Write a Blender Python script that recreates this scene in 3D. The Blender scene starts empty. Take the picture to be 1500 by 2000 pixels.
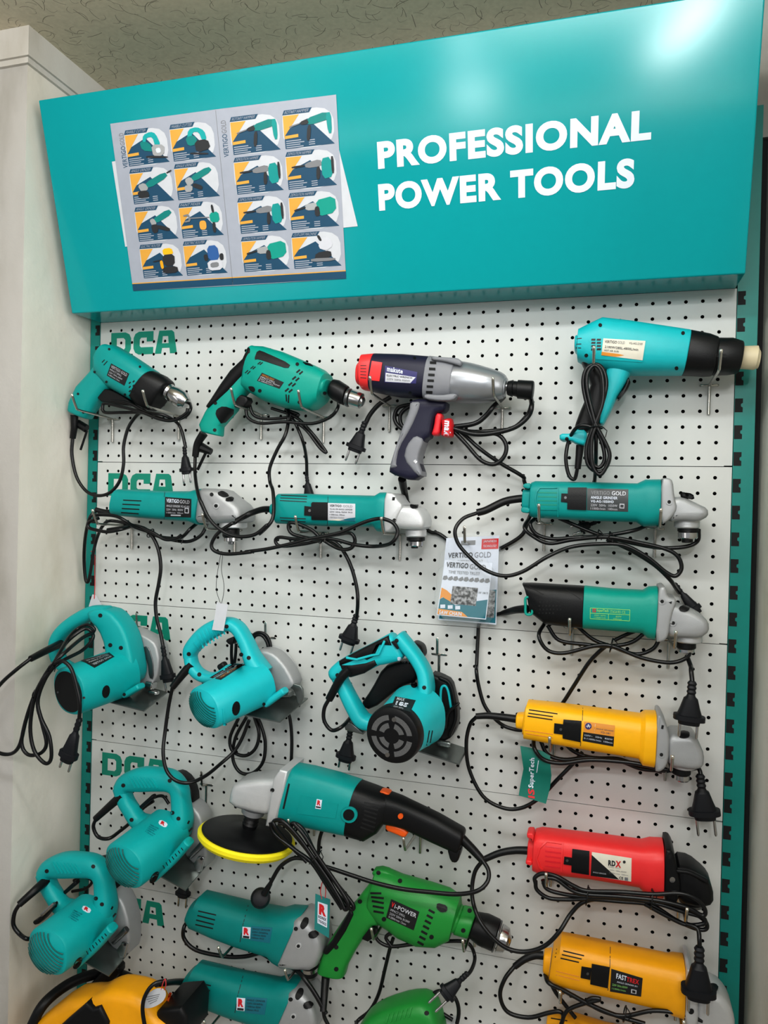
import bpy, bmesh, math, random
from mathutils import Vector, Matrix
from mathutils.bvhtree import BVHTree
from mathutils.geometry import tessellate_polygon
random.seed(7)
SC = bpy.context.scene
COL = SC.collection
PI = math.pi
# ---------------------------------------------------------------- camera (photo frame 1500 x 2000, metres, floor at z=0)
FPX = 1466.03
RW = ((0.958705507, 0.283373564, 0.0241489864), (0.0251589714, 0.0000751583667, -0.99968346), (-0.28328568, 0.959009602, -0.00705733264))
ZO = 1.85                                   # height of the first peg-hole row
CAM = Vector((0.960569, -1.287496, ZO - 0.338929))
def ray(px, py):
    a, b = (px - 750) / FPX, (py - 1000) / FPX
    return Vector([RW[0][i] * a + RW[1][i] * b + RW[2][i] for i in range(3)])
def U(px, py, d):                           # point d millimetres in front of the pegboard
    v = ray(px, py); return CAM + v * ((-d / 1000 - CAM.y) / v.y)
cam = bpy.data.cameras.new('camera'); camo = bpy.data.objects.new('camera', cam); COL.objects.link(camo)
r0, r1, r2 = (Vector(r) for r in RW)
M = Matrix((r0, -r1, -r2)).transposed().to_4x4(); M.translation = CAM; camo.matrix_world = M
cam.sensor_fit = 'VERTICAL'; cam.sensor_height = 24; cam.lens = FPX / 2000 * 24; cam.clip_start = .05
SC.camera = camo
SC.render.resolution_x, SC.render.resolution_y = 1500, 2000
SC.view_settings.view_transform = 'Standard'; SC.view_settings.gamma = .86; SC.view_settings.exposure = -.08
# ---------------------------------------------------------------- materials
def lin(c): return tuple(((v / 255) / 12.92 if v / 255 <= .04045 else ((v / 255 + .055) / 1.055) ** 2.4) for v in c)
MATS = {}
def mat(name, rgb, rough=.45, metal=0., var=.06, scale=60., bump=.0, bscale=900., spec=.5, coat=0.):
    m = bpy.data.materials.new(name); m.use_nodes = True; nt = m.node_tree; N = nt.nodes; L = nt.links
    b = N['Principled BSDF']; b.inputs['Roughness'].default_value = rough; b.inputs['Metallic'].default_value = metal
    b.inputs['Specular IOR Level'].default_value = spec; b.inputs['Coat Weight'].default_value = coat
    tc = N.new('ShaderNodeTexCoord'); nz = N.new('ShaderNodeTexNoise'); nz.inputs['Scale'].default_value = scale
    L.new(tc.outputs['Object'], nz.inputs['Vector'])
    mx = N.new('ShaderNodeMix'); mx.data_type = 'RGBA'
    c = lin(rgb); mx.inputs['A'].default_value = (*[v * (1 - var) for v in c], 1); mx.inputs['B'].default_value = (*[min(1, v * (1 + var)) for v in c], 1)
    L.new(nz.outputs['Fac'], mx.inputs['Factor']); L.new(mx.outputs['Result'], b.inputs['Base Color'])
    if bump:
        n2 = N.new('ShaderNodeTexNoise'); n2.inputs['Scale'].default_value = bscale; L.new(tc.outputs['Object'], n2.inputs['Vector'])
        bp = N.new('ShaderNodeBump'); bp.inputs['Strength'].default_value = bump; bp.inputs['Distance'].default_value = .001
        L.new(n2.outputs['Fac'], bp.inputs['Height']); L.new(bp.outputs['Normal'], b.inputs['Normal'])
    MATS[name] = m; return m
TEAL = mat('teal_plastic', (1, 147, 144), .44, bump=.12, spec=.38)
TEALB = mat('teal_blue_plastic', (2, 130, 126), .44, bump=.12, spec=.38)
CYAN = mat('cyan_plastic', (22, 184, 192), .42, bump=.12)
SAWT = mat('saw_teal_plastic', (2, 164, 165), .46, bump=.15, spec=.4)
SEA = mat('sea_green_plastic', (1, 153, 138), .44, bump=.12, spec=.38)
GRN = mat('green_plastic', (34, 140, 58), .42, bump=.15)
YEL = mat('yellow_plastic', (250, 186, 8), .42, bump=.1)
YELD = mat('amber_plastic', (238, 168, 8), .42, bump=.1)
RED = mat('red_plastic', (231, 54, 56), .4, bump=.1)
REDM = mat('red_grip_plastic', (216, 40, 52), .4, bump=.1)
NAVY = mat('navy_plastic', (32, 32, 54), .45, bump=.12, spec=.35)
BLK = mat('black_plastic', (16, 17, 19), .42, bump=.15, spec=.32)
RUB = mat('black_rubber', (15, 16, 18), .4, bump=.1, spec=.35)
CORD = mat('black_cord', (13, 14, 16), .32, spec=.45)
PLUGM = mat('plug_rubber', (20, 22, 27), .5, spec=.35)
HOLE = mat('dark_recess', (10, 12, 14), .7)
GREY = mat('grey_gear_metal', (170, 172, 174), .42, .35, bump=.25, bscale=1400)
LGREY = mat('light_cast_metal', (206, 208, 210), .4, .4, bump=.3, bscale=1400)
SILV = mat('silver_paint', (158, 161, 166), .3, .55, bump=.05)
GGRIP = mat('grey_grip_plastic', (132, 134, 140), .5, bump=.1)
STEEL = mat('polished_steel', (196, 196, 196), .22, 1.)
DSTEEL = mat('dark_steel', (120, 122, 124), .3, .9)
WIRE = mat('zinc_wire', (190, 188, 182), .25, 1.)
BRASS = mat('zinc_tip', (235, 232, 222), .2, .9)
BEIGE = mat('beige_ceramic', (214, 202, 172), .5)
ORNG = mat('orange_plastic', (232, 98, 24), .4)
PADY = mat('yellow_foam', (240, 226, 30), .7)
PLATE = mat('zinc_base_plate', (128, 134, 132), .28, .85, var=.2, scale=30)
WHT = mat('white_print', (214, 221, 234), .5)
LBLK = mat('label_black', (26, 27, 29), .4)
LGRY = mat('label_grey', (62, 66, 68), .4)
LSIL = mat('label_silver', (205, 207, 214), .35, .2)
LCRM = mat('label_cream', (222, 218, 204), .45)
LORG = mat('label_orange', (222, 150, 58), .45)
LTEA = mat('label_teal', (22, 112, 128), .45)
LNAV = mat('label_navy', (54, 52, 110), .4)
LRED = mat('label_red', (206, 36, 44), .4)
LGRNT = mat('print_lime', (150, 214, 120), .5)
PGREY = mat('print_grey', (128, 130, 134), .5)
PDARK = mat('print_dark', (40, 42, 46), .5)
PNAVY = mat('print_navy', (16, 74, 104), .5)
PTEAL = mat('panel_teal_print', (0, 140, 118), .5)
PINK = mat('red_tie', (200, 62, 66), .5)
FLAGG = mat('tag_green', (0, 112, 98), .6)
TAGT = mat('tag_teal', (40, 130, 128), .5)
PAPER = mat('white_paper', (200, 203, 209), .7)
PAPERG = mat('silver_paper', (164, 169, 181), .5)
GOLD = mat('print_gold', (218, 164, 68), .5)
PBLUE = mat('print_blue', (46, 96, 156), .5)
POSTM = mat('post_teal_paint', (2, 132, 124), .4)
PEG = mat('pegboard_white', (208, 210, 208), .5, var=.02)
DARKB = mat('back_dark', (30, 32, 33), .8)
CHAINM = mat('chain_photo', (96, 98, 100), .5, var=.9, scale=170)
GRILLM = mat('grey_grille_mesh', (92, 93, 94), .6, var=.5, scale=900)

GROOVE = mat('dark_teal_groove', (0, 96, 92), .5)
for l_ in CHAINM.node_tree.links: pass
cr_ = CHAINM.node_tree.nodes.new('ShaderNodeValToRGB'); cr_.color_ramp.elements[0].position = .38; cr_.color_ramp.elements[1].position = .68
cr_.color_ramp.elements[0].color = (.01, .01, .012, 1); cr_.color_ramp.elements[1].color = (.45, .46, .48, 1)
nz_ = [n for n in CHAINM.node_tree.nodes if n.type == 'TEX_NOISE'][0]; CHAINM.node_tree.links.new(nz_.outputs['Fac'], cr_.inputs['Fac']); CHAINM.node_tree.links.new(cr_.outputs['Color'], CHAINM.node_tree.nodes['Principled BSDF'].inputs['Base Color'])
# header sign: painted sheet metal, slightly wavy
SIGN = mat('sign_teal_sheet', (0, 152, 157), .17, var=.02, spec=.35)
nt = SIGN.node_tree; b = nt.nodes['Principled BSDF']
tc = nt.nodes.new('ShaderNodeTexCoord'); nz = nt.nodes.new('ShaderNodeTexNoise'); nz.inputs['Scale'].default_value = 2.6; nz.inputs['Detail'].default_value = 1
bp = nt.nodes.new('ShaderNodeBump'); bp.inputs['Strength'].default_value = .12; bp.inputs['Distance'].default_value = .012
nt.links.new(tc.outputs['Object'], nz.inputs['Vector']); nt.links.new(nz.outputs['Fac'], bp.inputs['Height']); nt.links.new(bp.outputs['Normal'], b.inputs['Normal'])
# clear plastic for blister packs
CLR = bpy.data.materials.new('clear_plastic'); CLR.use_nodes = True
b = CLR.node_tree.nodes['Principled BSDF']; b.inputs['Roughness'].default_value = .08; b.inputs['Base Color'].default_value = (.9, .95, .96, 1)
b.inputs['Alpha'].default_value = .09
nz = CLR.node_tree.nodes.new('ShaderNodeTexNoise'); nz.inputs['Scale'].default_value = 40
bp = CLR.node_tree.nodes.new('ShaderNodeBump'); bp.inputs['Strength'].default_value = .15; bp.inputs['Distance'].default_value = .002
CLR.node_tree.links.new(nz.outputs['Fac'], bp.inputs['Height']); CLR.node_tree.links.new(bp.outputs['Normal'], b.inputs['Normal'])
# stained painted plaster
def plaster(name, c1, c2, c3):
    m = bpy.data.materials.new(name); m.use_nodes = True; nt = m.node_tree; N = nt.nodes; L = nt.links; b = N['Principled BSDF']
    b.inputs['Roughness'].default_value = .6
    tc = N.new('ShaderNodeTexCoord'); n1 = N.new('ShaderNodeTexNoise'); n1.inputs['Scale'].default_value = 6; n1.inputs['Detail'].default_value = 6
    mp = N.new('ShaderNodeMapping'); mp.inputs['Scale'].default_value = (1, 1, .35)
    L.new(tc.outputs['Object'], mp.inputs['Vector']); L.new(mp.outputs['Vector'], n1.inputs['Vector'])
    cr = N.new('ShaderNodeValToRGB'); e = cr.color_ramp.elements
    e[0].position = .32; e[0].color = (*lin(c3), 1); e[1].position = .62; e[1].color = (*lin(c1), 1)
    x = e.new(.45); x.color = (*lin(c2), 1)
    L.new(n1.outputs['Fac'], cr.inputs['Fac']); L.new(cr.outputs['Color'], b.inputs['Base Color'])
    n2 = N.new('ShaderNodeTexNoise'); n2.inputs['Scale'].default_value = 35; n2.inputs['Detail'].default_value = 5; L.new(tc.outputs['Object'], n2.inputs['Vector'])
    bp = N.new('ShaderNodeBump'); bp.inputs['Strength'].default_value = .25; bp.inputs['Distance'].default_value = .004
    L.new(n2.outputs['Fac'], bp.inputs['Height']); L.new(bp.outputs['Normal'], b.inputs['Normal']); return m
WALL = plaster('painted_plaster', (228, 223, 215), (220, 215, 205), (200, 193, 178))
WALLF = plaster('shade_toned_plaster', (190, 188, 184), (182, 179, 174), (160, 156, 148))  # same plaster darkened, shade put into the colour
CORN = plaster('white_cornice_paint', (206, 204, 199), (200, 197, 191), (180, 175, 165))
FLOORM = plaster('floor_tile', (150, 144, 134), (140, 134, 124), (126, 120, 110))
# ceiling paper with dark curled fibres
CEIL = bpy.data.materials.new('fibre_ceiling_paper'); CEIL.use_nodes = True
nt = CEIL.node_tree; N = nt.nodes; L = nt.links; b = N['Principled BSDF']; b.inputs['Roughness'].default_value = .8
tc = N.new('ShaderNodeTexCoord')
def mth(op, a, bb=None, cl=False):
    n = N.new('ShaderNodeMath'); n.operation = op; n.use_clamp = cl
    for i, v in enumerate((a, bb)):
        if v is None: continue
        if isinstance(v, (int, float)): n.inputs[i].default_value = v
        else: L.new(v, n.inputs[i])
    return n.outputs[0]
def strokes(scale, off, ln, w, curv):
    mp = N.new('ShaderNodeMapping'); mp.inputs['Location'].default_value = off; L.new(tc.outputs['Object'], mp.inputs['Vector'])
    vo = N.new('ShaderNodeTexVoronoi'); vo.voronoi_dimensions = '2D'; vo.inputs['Scale'].default_value = scale; L.new(mp.outputs['Vector'], vo.inputs['Vector'])
    sc = N.new('ShaderNodeVectorMath'); sc.operation = 'SUBTRACT'; L.new(mp.outputs['Vector'], sc.inputs[0]); L.new(vo.outputs['Position'], sc.inputs[1])
    sp = N.new('ShaderNodeSeparateColor'); L.new(vo.outputs['Color'], sp.inputs['Color'])
    ro = N.new('ShaderNodeVectorRotate'); ro.rotation_type = 'Z_AXIS'; L.new(sc.outputs[0], ro.inputs['Vector']); L.new(mth('MULTIPLY', sp.outputs[0], 6.283), ro.inputs['Angle'])
    xy = N.new('ShaderNodeSeparateXYZ'); L.new(ro.outputs[0], xy.inputs[0])
    k = mth('MULTIPLY', mth('SUBTRACT', sp.outputs[1], .5), curv)
    y = mth('ABSOLUTE', mth('ADD', xy.outputs[1], mth('MULTIPLY', k, mth('MULTIPLY', xy.outputs[0], xy.outputs[0]))))
    return mth('MULTIPLY', mth('LESS_THAN', y, w), mth('LESS_THAN', mth('ABSOLUTE', xy.outputs[0]), ln))
s1 = strokes(24, (0, 0, 0), .013, .00042, 170); s2 = strokes(19, (.31, .17, 0), .017, .0005, 110); s3 = strokes(28, (.7, .4, 0), .009, .00036, 300)
st = mth('MAXIMUM', mth('MAXIMUM', s1, s2), s3)
nz = N.new('ShaderNodeTexNoise'); nz.inputs['Scale'].default_value = 120; nz.inputs['Detail'].default_value = 4; L.new(tc.outputs['Object'], nz.inputs['Vector'])
m1 = N.new('ShaderNodeMix'); m1.data_type = 'RGBA'; m1.inputs['A'].default_value = (*lin((186, 178, 158)), 1); m1.inputs['B'].default_value = (*lin((214, 206, 184)), 1); L.new(nz.outputs['Fac'], m1.inputs['Factor'])
m2 = N.new('ShaderNodeMix'); m2.data_type = 'RGBA'; m2.inputs['B'].default_value = (*lin((62, 54, 46)), 1); L.new(m1.outputs['Result'], m2.inputs['A']); L.new(mth('MULTIPLY', st, .8), m2.inputs['Factor'])
L.new(m2.outputs['Result'], b.inputs['Base Color'])
# ---------------------------------------------------------------- mesh helpers
def link_mesh(name, vs, fs, mats, parent=None, origin=Vector((0, 0, 0)), sharp=35, mi=None, flip=False):
    me = bpy.data.meshes.new(name)
    me.from_pydata([Vector(v) - origin for v in vs], [], fs)
    for m in (mats if isinstance(mats, (list, tuple)) else [mats]): me.materials.append(m)
    if mi: me.polygons.foreach_set('material_index', mi)
    bm = bmesh.new(); bm.from_mesh(me); bmesh.ops.recalc_face_normals(bm, faces=bm.faces) if not flip else None; bm.to_mesh(me); bm.free()
    if sharp:
        me.polygons.foreach_set('use_smooth', [True] * len(me.polygons)); me.set_sharp_from_angle(angle=math.radians(sharp))
    o = bpy.data.objects.new(name, me); COL.objects.link(o)
    if parent: o.parent = parent
    else: o.location = origin
    return o
def tag(o, label=None, cat=None, group=None, kind=None):
    for k, v in (('label', label), ('category', cat), ('group', group), ('kind', kind)):
        if v: o[k] = v
    return o
def empty(name, loc):
    o = bpy.data.objects.new(name, None); o.empty_display_size = .02; o.location = loc; COL.objects.link(o); return o
def box_vf(x0, x1, y0, y1, z0, z1):
    v = [(x, y, z) for x in (x0, x1) for y in (y0, y1) for z in (z0, z1)]
    return v, [(0, 1, 3, 2), (4, 6, 7, 5), (0, 4, 5, 1), (2, 3, 7, 6), (0, 2, 6, 4), (1, 5, 7, 3)]
def join_vf(parts):
    V, F = [], []
    for v, f in parts:
        n = len(V); V += list(v); F += [tuple(i + n for i in q) for q in f]
    return V, F
def rings_vf(rings, cap=True, closed=False):
    n = len(rings[0]); V = [p for r in rings for p in r]; F = []
    m = len(rings)
    for i in range(m if closed else m - 1):
        a, c = i * n, ((i + 1) % m) * n
        for j in range(n): F.append((a + j, a + (j + 1) % n, c + (j + 1) % n, c + j))
    if cap and not closed: F.append(tuple(range(n))[::-1]); F.append(tuple(range((m - 1) * n, m * n)))
    return V, F
def catmull(P, k=6, closed=False):
    P = [Vector(p) for p in P]; n = len(P); out = []
    for i in range(n if closed else n - 1):
        p0 = P[(i - 1) % n] if closed or i > 0 else P[0] * 2 - P[1]
        p1, p2 = P[i], P[(i + 1) % n]
        p3 = P[(i + 2) % n] if closed or i + 2 < n else P[-1] * 2 - P[-2]
        for j in range(k):
            t = j / k
            out.append(.5 * ((2 * p1) + (p2 - p0) * t + (2 * p0 - 5 * p1 + 4 * p2 - p3) * t * t + (3 * p1 - p0 - 3 * p2 + p3) * t ** 3))
    if not closed: out.append(P[-1])
    return out
def tube_vf(P, r, seg=10, rs=None):
    P = [Vector(p) for p in P]; Q = [P[0]]; R = [rs[0] if rs else r]
    for i, p in enumerate(P[1:], 1):
        if (p - Q[-1]).length > 1e-5: Q.append(p); R.append(rs[i] if rs else r)
    n = len(Q); rings = []; up = None
    for i in range(n):
        t = (Q[min(i + 1, n - 1)] - Q[max(i - 1, 0)]).normalized()
        if up is None:
            up = t.orthogonal().normalized()
        up = (up - t * up.dot(t)); up = up.normalized() if up.length > 1e-6 else t.orthogonal().normalized()
        s = t.cross(up)
        rings.append([Q[i] + (up * math.cos(a) + s * math.sin(a)) * R[i] for a in [2 * PI * k / seg for k in range(seg)]])
    return rings_vf(rings)
def chaikin(P, it=2):
    for _ in range(it):
        Q = []
        for i in range(len(P)):
            a, c = P[i], P[(i + 1) % len(P)]
            Q += [(a[0] * .78 + c[0] * .22, a[1] * .78 + c[1] * .22), (a[0] * .22 + c[0] * .78, a[1] * .22 + c[1] * .78)]
        P = Q
    return P
def inset2d(P, d):                            # inset a 2-D polygon (x, z) by d
    n = len(P); A = sum(P[i][0] * P[(i + 1) % n][1] - P[(i + 1) % n][0] * P[i][1] for i in range(n)); s = 1 if A > 0 else -1
    out = []
    for i in range(n):
        p, c, q = Vector(P[i - 1]), Vector(P[i]), Vector(P[(i + 1) % n])
        e1 = (c - p); e2 = (q - c)
        e1 = e1.normalized() if e1.length > 1e-9 else Vector((1, 0)); e2 = e2.normalized() if e2.length > 1e-9 else e1
        nn = Vector((-e1.y - e2.y, e1.x + e2.x)) * s
        if nn.length < 1e-6: nn = Vector((-e1.y, e1.x)) * s
        nn.normalize(); k = max(.45, nn.dot(Vector((-e1.y, e1.x)) * s))
        out.append(c + nn * d / k)
    return out
# text as flat outlines, normalised to its own box
TXT = {}
def text_vf(s, bold=0., res=2):
    key = (s, bold)
    if key in TXT: return TXT[key]
    cu = bpy.data.curves.new('t', 'FONT'); cu.body = s; cu.size = 1; cu.resolution_u = res; cu.offset = bold; cu.space_character = 1.02 + bold * 2
    o = bpy.data.objects.new('t', cu); COL.objects.link(o); bpy.context.view_layer.update()
    me = bpy.data.meshes.new_from_object(o.evaluated_get(bpy.context.evaluated_depsgraph_get()))
    vs = [v.co.copy() for v in me.vertices]; fs = [tuple(p.vertices) for p in me.polygons]
    bpy.data.objects.remove(o); bpy.data.curves.remove(cu); bpy.data.meshes.remove(me)
    x0, x1 = min(v.x for v in vs), max(v.x for v in vs); y0, y1 = min(v.y for v in vs), max(v.y for v in vs)
    TXT[key] = ([((v.x - x0) / (x1 - x0), (v.y - y0) / (y1 - y0)) for v in vs], fs); return TXT[key]
def bil(q, u, v):                             # q: TL, TR, BR, BL ; v down
    return tuple((q[0][i] * (1 - u) + q[1][i] * u) * (1 - v) + (q[3][i] * (1 - u) + q[2][i] * u) * v for i in (0, 1))
class Fr:
    def __init__(s, x, y, k): s.x, s.y, s.k = x, y, k
    def __call__(s, p): return (s.x + p[0] / s.k, s.y + p[1] / s.k)
    def sh(s, dx, dy): return Fr(s.x + dx / s.k, s.y + dy / s.k, s.k)
A1, A2, A3, A4 = Fr(100, 600, 3.75), Fr(370, 640, 3.75), Fr(660, 650, 3.75), Fr(1080, 580, 3.5714)
B1, B2, B3 = Fr(130, 900, 3.75), Fr(480, 920, 3.75), Fr(860, 900, 2.6786)
C1, C2, C3, C4 = Fr(0, 1140, 3.75), Fr(300, 1150, 3.75), Fr(580, 1200, 3.75), Fr(900, 1300, 2.7778)
D1, D2, D3 = Fr(0, 1480, 3.3333), Fr(360, 1460, 2.5), Fr(900, 1580, 2.5)
PX = Fr(0, 0, 1)
ALLT = []
class Tool:
    def __init__(s, name, label, cat, fr, c, D=60, group=None):
        s.fr, s.D = fr, D; p = fr(c); s.o = U(p[0], p[1], D); s.root = tag(empty(name, s.o), label, cat, group); s.solid = []; s._b = None; s.dd = 0; ALLT.append(s)
    def P(s, p, d=None, fr=None):
        q = (fr or s.fr)(p); return U(q[0], q[1], (s.D if d is None else d) + s.dd)
    def mesh(s, name, vf, m, parent=None, solid=True, sharp=35, mi=None, label=None):
        o = link_mesh(name, vf[0], vf[1], m, parent or s.root, s.o, sharp, mi)
        if solid: s.solid.append(o); s._b = None
        if label: o['label'] = label
        return o
    def bvh(s):
        if s._b is None:
            V, F = [], []
            for o in s.solid:
                n = len(V); V += [v.co + s.o for v in o.data.vertices]; F += [tuple(i + n for i in p.vertices) for p in o.data.polygons]
            s._b = BVHTree.FromPolygons(V, F)
        return s._b
    def hit(s, p, fr=None):
        q = (fr or s.fr)(p); v = ray(*q).normalized(); h = s.bvh().ray_cast(CAM, v)
        if h[0] is None:
            d = getattr(s, 'last', s.D + 30); return U(q[0], q[1], d), Vector((0, -1, 0))
        s.last = -h[0].y * 1000
        n = h[1] if h[1].dot(v) < 0 else -h[1]
        return h[0], n
    # body lofted between pairs (top x,y, bottom x,y, half depth mm)
    def loft(s, name, st, m, n=2.6, seg=28, r0=3., r1=3., d=None, parent=None, solid=True, hd=1., sub=1, label=None):
        S = []
        for q in st:
            a, c = s.P(q[0:2], d), s.P(q[2:4], d); h = (a - c) / 2
            S.append(((a + c) / 2, h, (q[4] / 1000 if len(q) > 4 else h.length * hd)))
        if sub > 1:
            cs = catmull([x[0] for x in S], sub); hs = catmull([x[1] for x in S], sub); ds = catmull([Vector((x[2], 0, 0)) for x in S], sub)
            S = [(cs[i], hs[i], ds[i].x) for i in range(len(cs))]
        def rounded(S, r):
            if r <= 0 or len(S) < 2: return S
            c, h, k = S[0]; ax = (S[1][0] - c); L = ax.length; r = min(r / 1000, L * .8, h.length * .9, k * .9); ax = ax / L
            out = []
            for th in (90, 60, 30, 0):
                t = math.radians(th)
                sh = r * (1 - math.cos(t))
                out.append((c + ax * (r - r * math.sin(t)), h * ((h.length - sh) / h.length), k - sh))
            return out + S[1:]
        S = rounded(S, r0); S = rounded(S[::-1], r1)[::-1]
        rings = []
        for c, h, k in S:
            ring = []
            for j in range(seg):
                t = 2 * PI * j / seg; ct, sn = math.cos(t), math.sin(t)
                ring.append(c + h * math.copysign(abs(ct) ** (2 / n), ct) + Vector((0, -k, 0)) * math.copysign(abs(sn) ** (2 / n), sn))
            rings.append(ring)
        return s.mesh(name, rings_vf(rings), m, parent, solid, 32, label=label)
    # bar along a path (x, y, half width [, half depth mm])
    def bar(s, name, path, m, hd=15, n=3, seg=20, d=None, closed=False, sub=5, parent=None, solid=True, label=None):
        C = []; R = []
        for q in path:
            C.append(s.P(q[0:2], d)); e = s.P((q[0] + q[2], q[1]), d); R.append(Vector(((e - C[-1]).length, (q[3] if len(q) > 3 else hd) / 1000, 0)))
        C = catmull(C, sub, closed); R = catmull(R, sub, closed); N_ = len(C); rings = []
        for i in range(N_):
            t = (C[(i + 1) % N_] - C[i - 1]) if closed else (C[min(i + 1, N_ - 1)] - C[max(i - 1, 0)])
            t.y = 0; t.normalize(); w = Vector((-t.z, 0, t.x))
            sc = [1.] if closed or 0 < i < N_ - 1 else [.8, 1.] if i == 0 else [1., .8]
            for kk, f in enumerate(sc):
                cc = C[i] - t * (.002 if (f < 1 and i == 0) else -.002 if f < 1 else 0)
                rings.append([cc + (w * R[i].x * math.copysign(abs(math.cos(a)) ** (2 / n), math.cos(a)) + Vector((0, -1, 0)) * R[i].y * math.copysign(abs(math.sin(a)) ** (2 / n), math.sin(a))) * f for a in [2 * PI * j / seg for j in range(seg)]])
        return s.mesh(name, rings_vf(rings, True, closed), m, parent, solid, 40, label=label)
    # outline extruded along the depth with rounded rims
    def prism(s, name, poly, d0, d1, m, bev=4., parent=None, solid=True, it=1, dm=None, fr=None, label=None):
        dm = (d0 + d1) / 2 if dm is None else dm
        pts = chaikin(poly, it) if it else poly
        P = [s.P(p, dm, fr) for p in pts]; d0 += s.dd; d1 += s.dd; P2 = [(p.x, p.z) for p in P]; bv = bev / 1000; rings = []
        q = [(0, 1.), (.13, .5), (.5, .13), (1, 0)] if bev else [(0, 0)]
        for f, g in q: rings.append([Vector((x, -(d0 / 1000 + f * bv), z)) for x, z in inset2d(P2, g * bv)])
        for f, g in q[::-1]: rings.append([Vector((x, -(d1 / 1000 - f * bv), z)) for x, z in inset2d(P2, g * bv)])
        V, F = rings_vf(rings, False); n = len(P2)
        tri = tessellate_polygon([[Vector((v[0], v[2], 0)) for v in rings[0]]]); 
        F += [tuple(t) for t in tri]
        tri = tessellate_polygon([[Vector((v[0], v[2], 0)) for v in rings[-1]]]); b0 = (len(rings) - 1) * n
        F += [tuple(i + b0 for i in t) for t in tri]
        return s.mesh(name, (V, F), m, parent, solid, 40, label=label)
    # turned shape: axis A->B (3-D points), profile (distance mm along the axis, radius mm)
    def lathe(s, name, A, Bp, prof, m, seg=28, parent=None, solid=True, sq=1., n=2., label=None):
        ax = (Bp - A).normalized(); u = Vector((0, 0, 1)) if abs(ax.z) < .8 else Vector((1, 0, 0)); u = (u - ax * u.dot(ax)).normalized(); w = ax.cross(u)
        sg = lambda c: math.copysign(abs(c) ** (2 / n), c)
        rings = [[A + ax * (t / 1000) + (u * sg(math.cos(a)) * sq + w * sg(math.sin(a))) * (max(r, .05) / 1000) for a in [2 * PI * j / seg for j in range(seg)]] for t, r in prof]
        return s.mesh(name, rings_vf(rings), m, parent, solid, 32, label=label)
    # vertical spindle given in frame pixels: stack of (x0, x1, y0, y1, material, name)
    def spindle(s, stack, d=None, parent=None):
        for (x0, x1, y0, y1, m, nm) in stack:
            a, c = s.P(((x0 + x1) / 2, y0), d), s.P(((x0 + x1) / 2, y1), d); r = (s.P((x1, y0), d) - s.P((x0, y0), d)).length / 2 * 1000; L = (a - c).length * 1000
            s.lathe(nm, a, c, [(0, r * .9), (L * .15, r), (L * .85, r), (L, r * .9)], m, parent=parent)
    # thin raised piece that follows the body's surface
    def patch(s, name, poly, m, off=.5, parent=None, it=0, cut=3, fr=None, skirt=True, label=None):
        pts = chaikin(poly, it) if it else list(poly)
        bm = bmesh.new(); vs = [bm.verts.new((p[0], p[1], 0)) for p in pts]
        for t in tessellate_polygon([[Vector((p[0], p[1], 0)) for p in pts]]):
            try: bm.faces.new([vs[i] for i in t])
            except ValueError: pass
        xs = [p[0] for p in pts]; ys = [p[1] for p in pts]; ext = max(max(xs) - min(xs), max(ys) - min(ys))
        for _ in range(cut):
            ed = [e for e in bm.edges if e.calc_length() > ext / 7]
            if not ed: break
            bmesh.ops.subdivide_edges(bm, edges=ed, cuts=1, use_grid_fill=False); bmesh.ops.triangulate(bm, faces=[f for f in bm.faces if len(f.verts) > 3])
        V = []; base = []
        for v in bm.verts:
            h, nn = s.hit((v.co.x, v.co.y), fr); V.append(h + nn * off / 1000); base.append(h - nn * .0004)
        bm.verts.index_update(); F = [tuple(v.index for v in f.verts) for f in bm.faces]
        if skirt:
            n = len(V); V += base; F += [(e.verts[0].index, e.verts[1].index, e.verts[1].index + n, e.verts[0].index + n) for e in bm.edges if e.is_boundary]
        bm.free()
        return s.mesh(name, (V, F), m, parent, False, 50, label=label)
    def line(s, name, p, q, w, m=None, off=.35, parent=None):
        dx, dy = q[0] - p[0], q[1] - p[1]; L = math.hypot(dx, dy); nx, ny = -dy / L * w / 2, dx / L * w / 2
        return s.patch(name, [(p[0] + nx, p[1] + ny), (q[0] + nx, q[1] + ny), (q[0] - nx, q[1] - ny), (p[0] - nx, p[1] - ny)], m or HOLE, off, parent, cut=2)
    def vents(s, L, w, m=None, name='vent_slot'):
        for a in L: s.line(name, a[0:2], a[2:4], w, m)
    # screw holes, buttons
    def dot(s, name, p, r, m=None, h=.5, ry=None, rot=0, parent=None, seg=14):
        c, nn = s.hit(p); pts = []
        for j in range(seg):
            a = 2 * PI * j / seg; x, y = r * math.cos(a), (ry or r) * math.sin(a); pts.append((p[0] + x * math.cos(rot) - y * math.sin(rot), p[1] + x * math.sin(rot) + y * math.cos(rot)))
        return s.patch(name, pts, m or HOLE, h, parent, cut=1)
    def screws(s, L, r, m=None):
        for p in L: s.dot('screw', p, r, m)
    def text(s, txt, q, m, off=.9, bold=0., parent=None, fr=None, name='lettering'):
        v, f = text_vf(txt, bold); V = []
        for x, y in v:
            h, nn = s.hit(bil(q, x, 1 - y), fr); V.append(h + nn * off / 1000)
        return s.mesh(name, (V, f), m, parent, False, 0)
    # label plate with lines (text, material, u0, u1, v0, v1)
    def plate(s, q, m, lines=(), off=.5, it=0, extra=(), bold=.0):
        o = s.patch('label_plate', q, m, off, it=it)
        for poly, mm in extra: s.patch('printed_band', [bil(q, *uv) for uv in poly], mm, off + .15, o, skirt=False)
        for ln in lines:
            t, mm, u0, u1, v0, v1 = ln[:6]
            s.text(t, [bil(q, u0, v0), bil(q, u1, v0), bil(q, u1, v1), bil(q, u0, v1)], mm, off + .45, ln[6] if len(ln) > 6 else bold, o)
        return o
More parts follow.
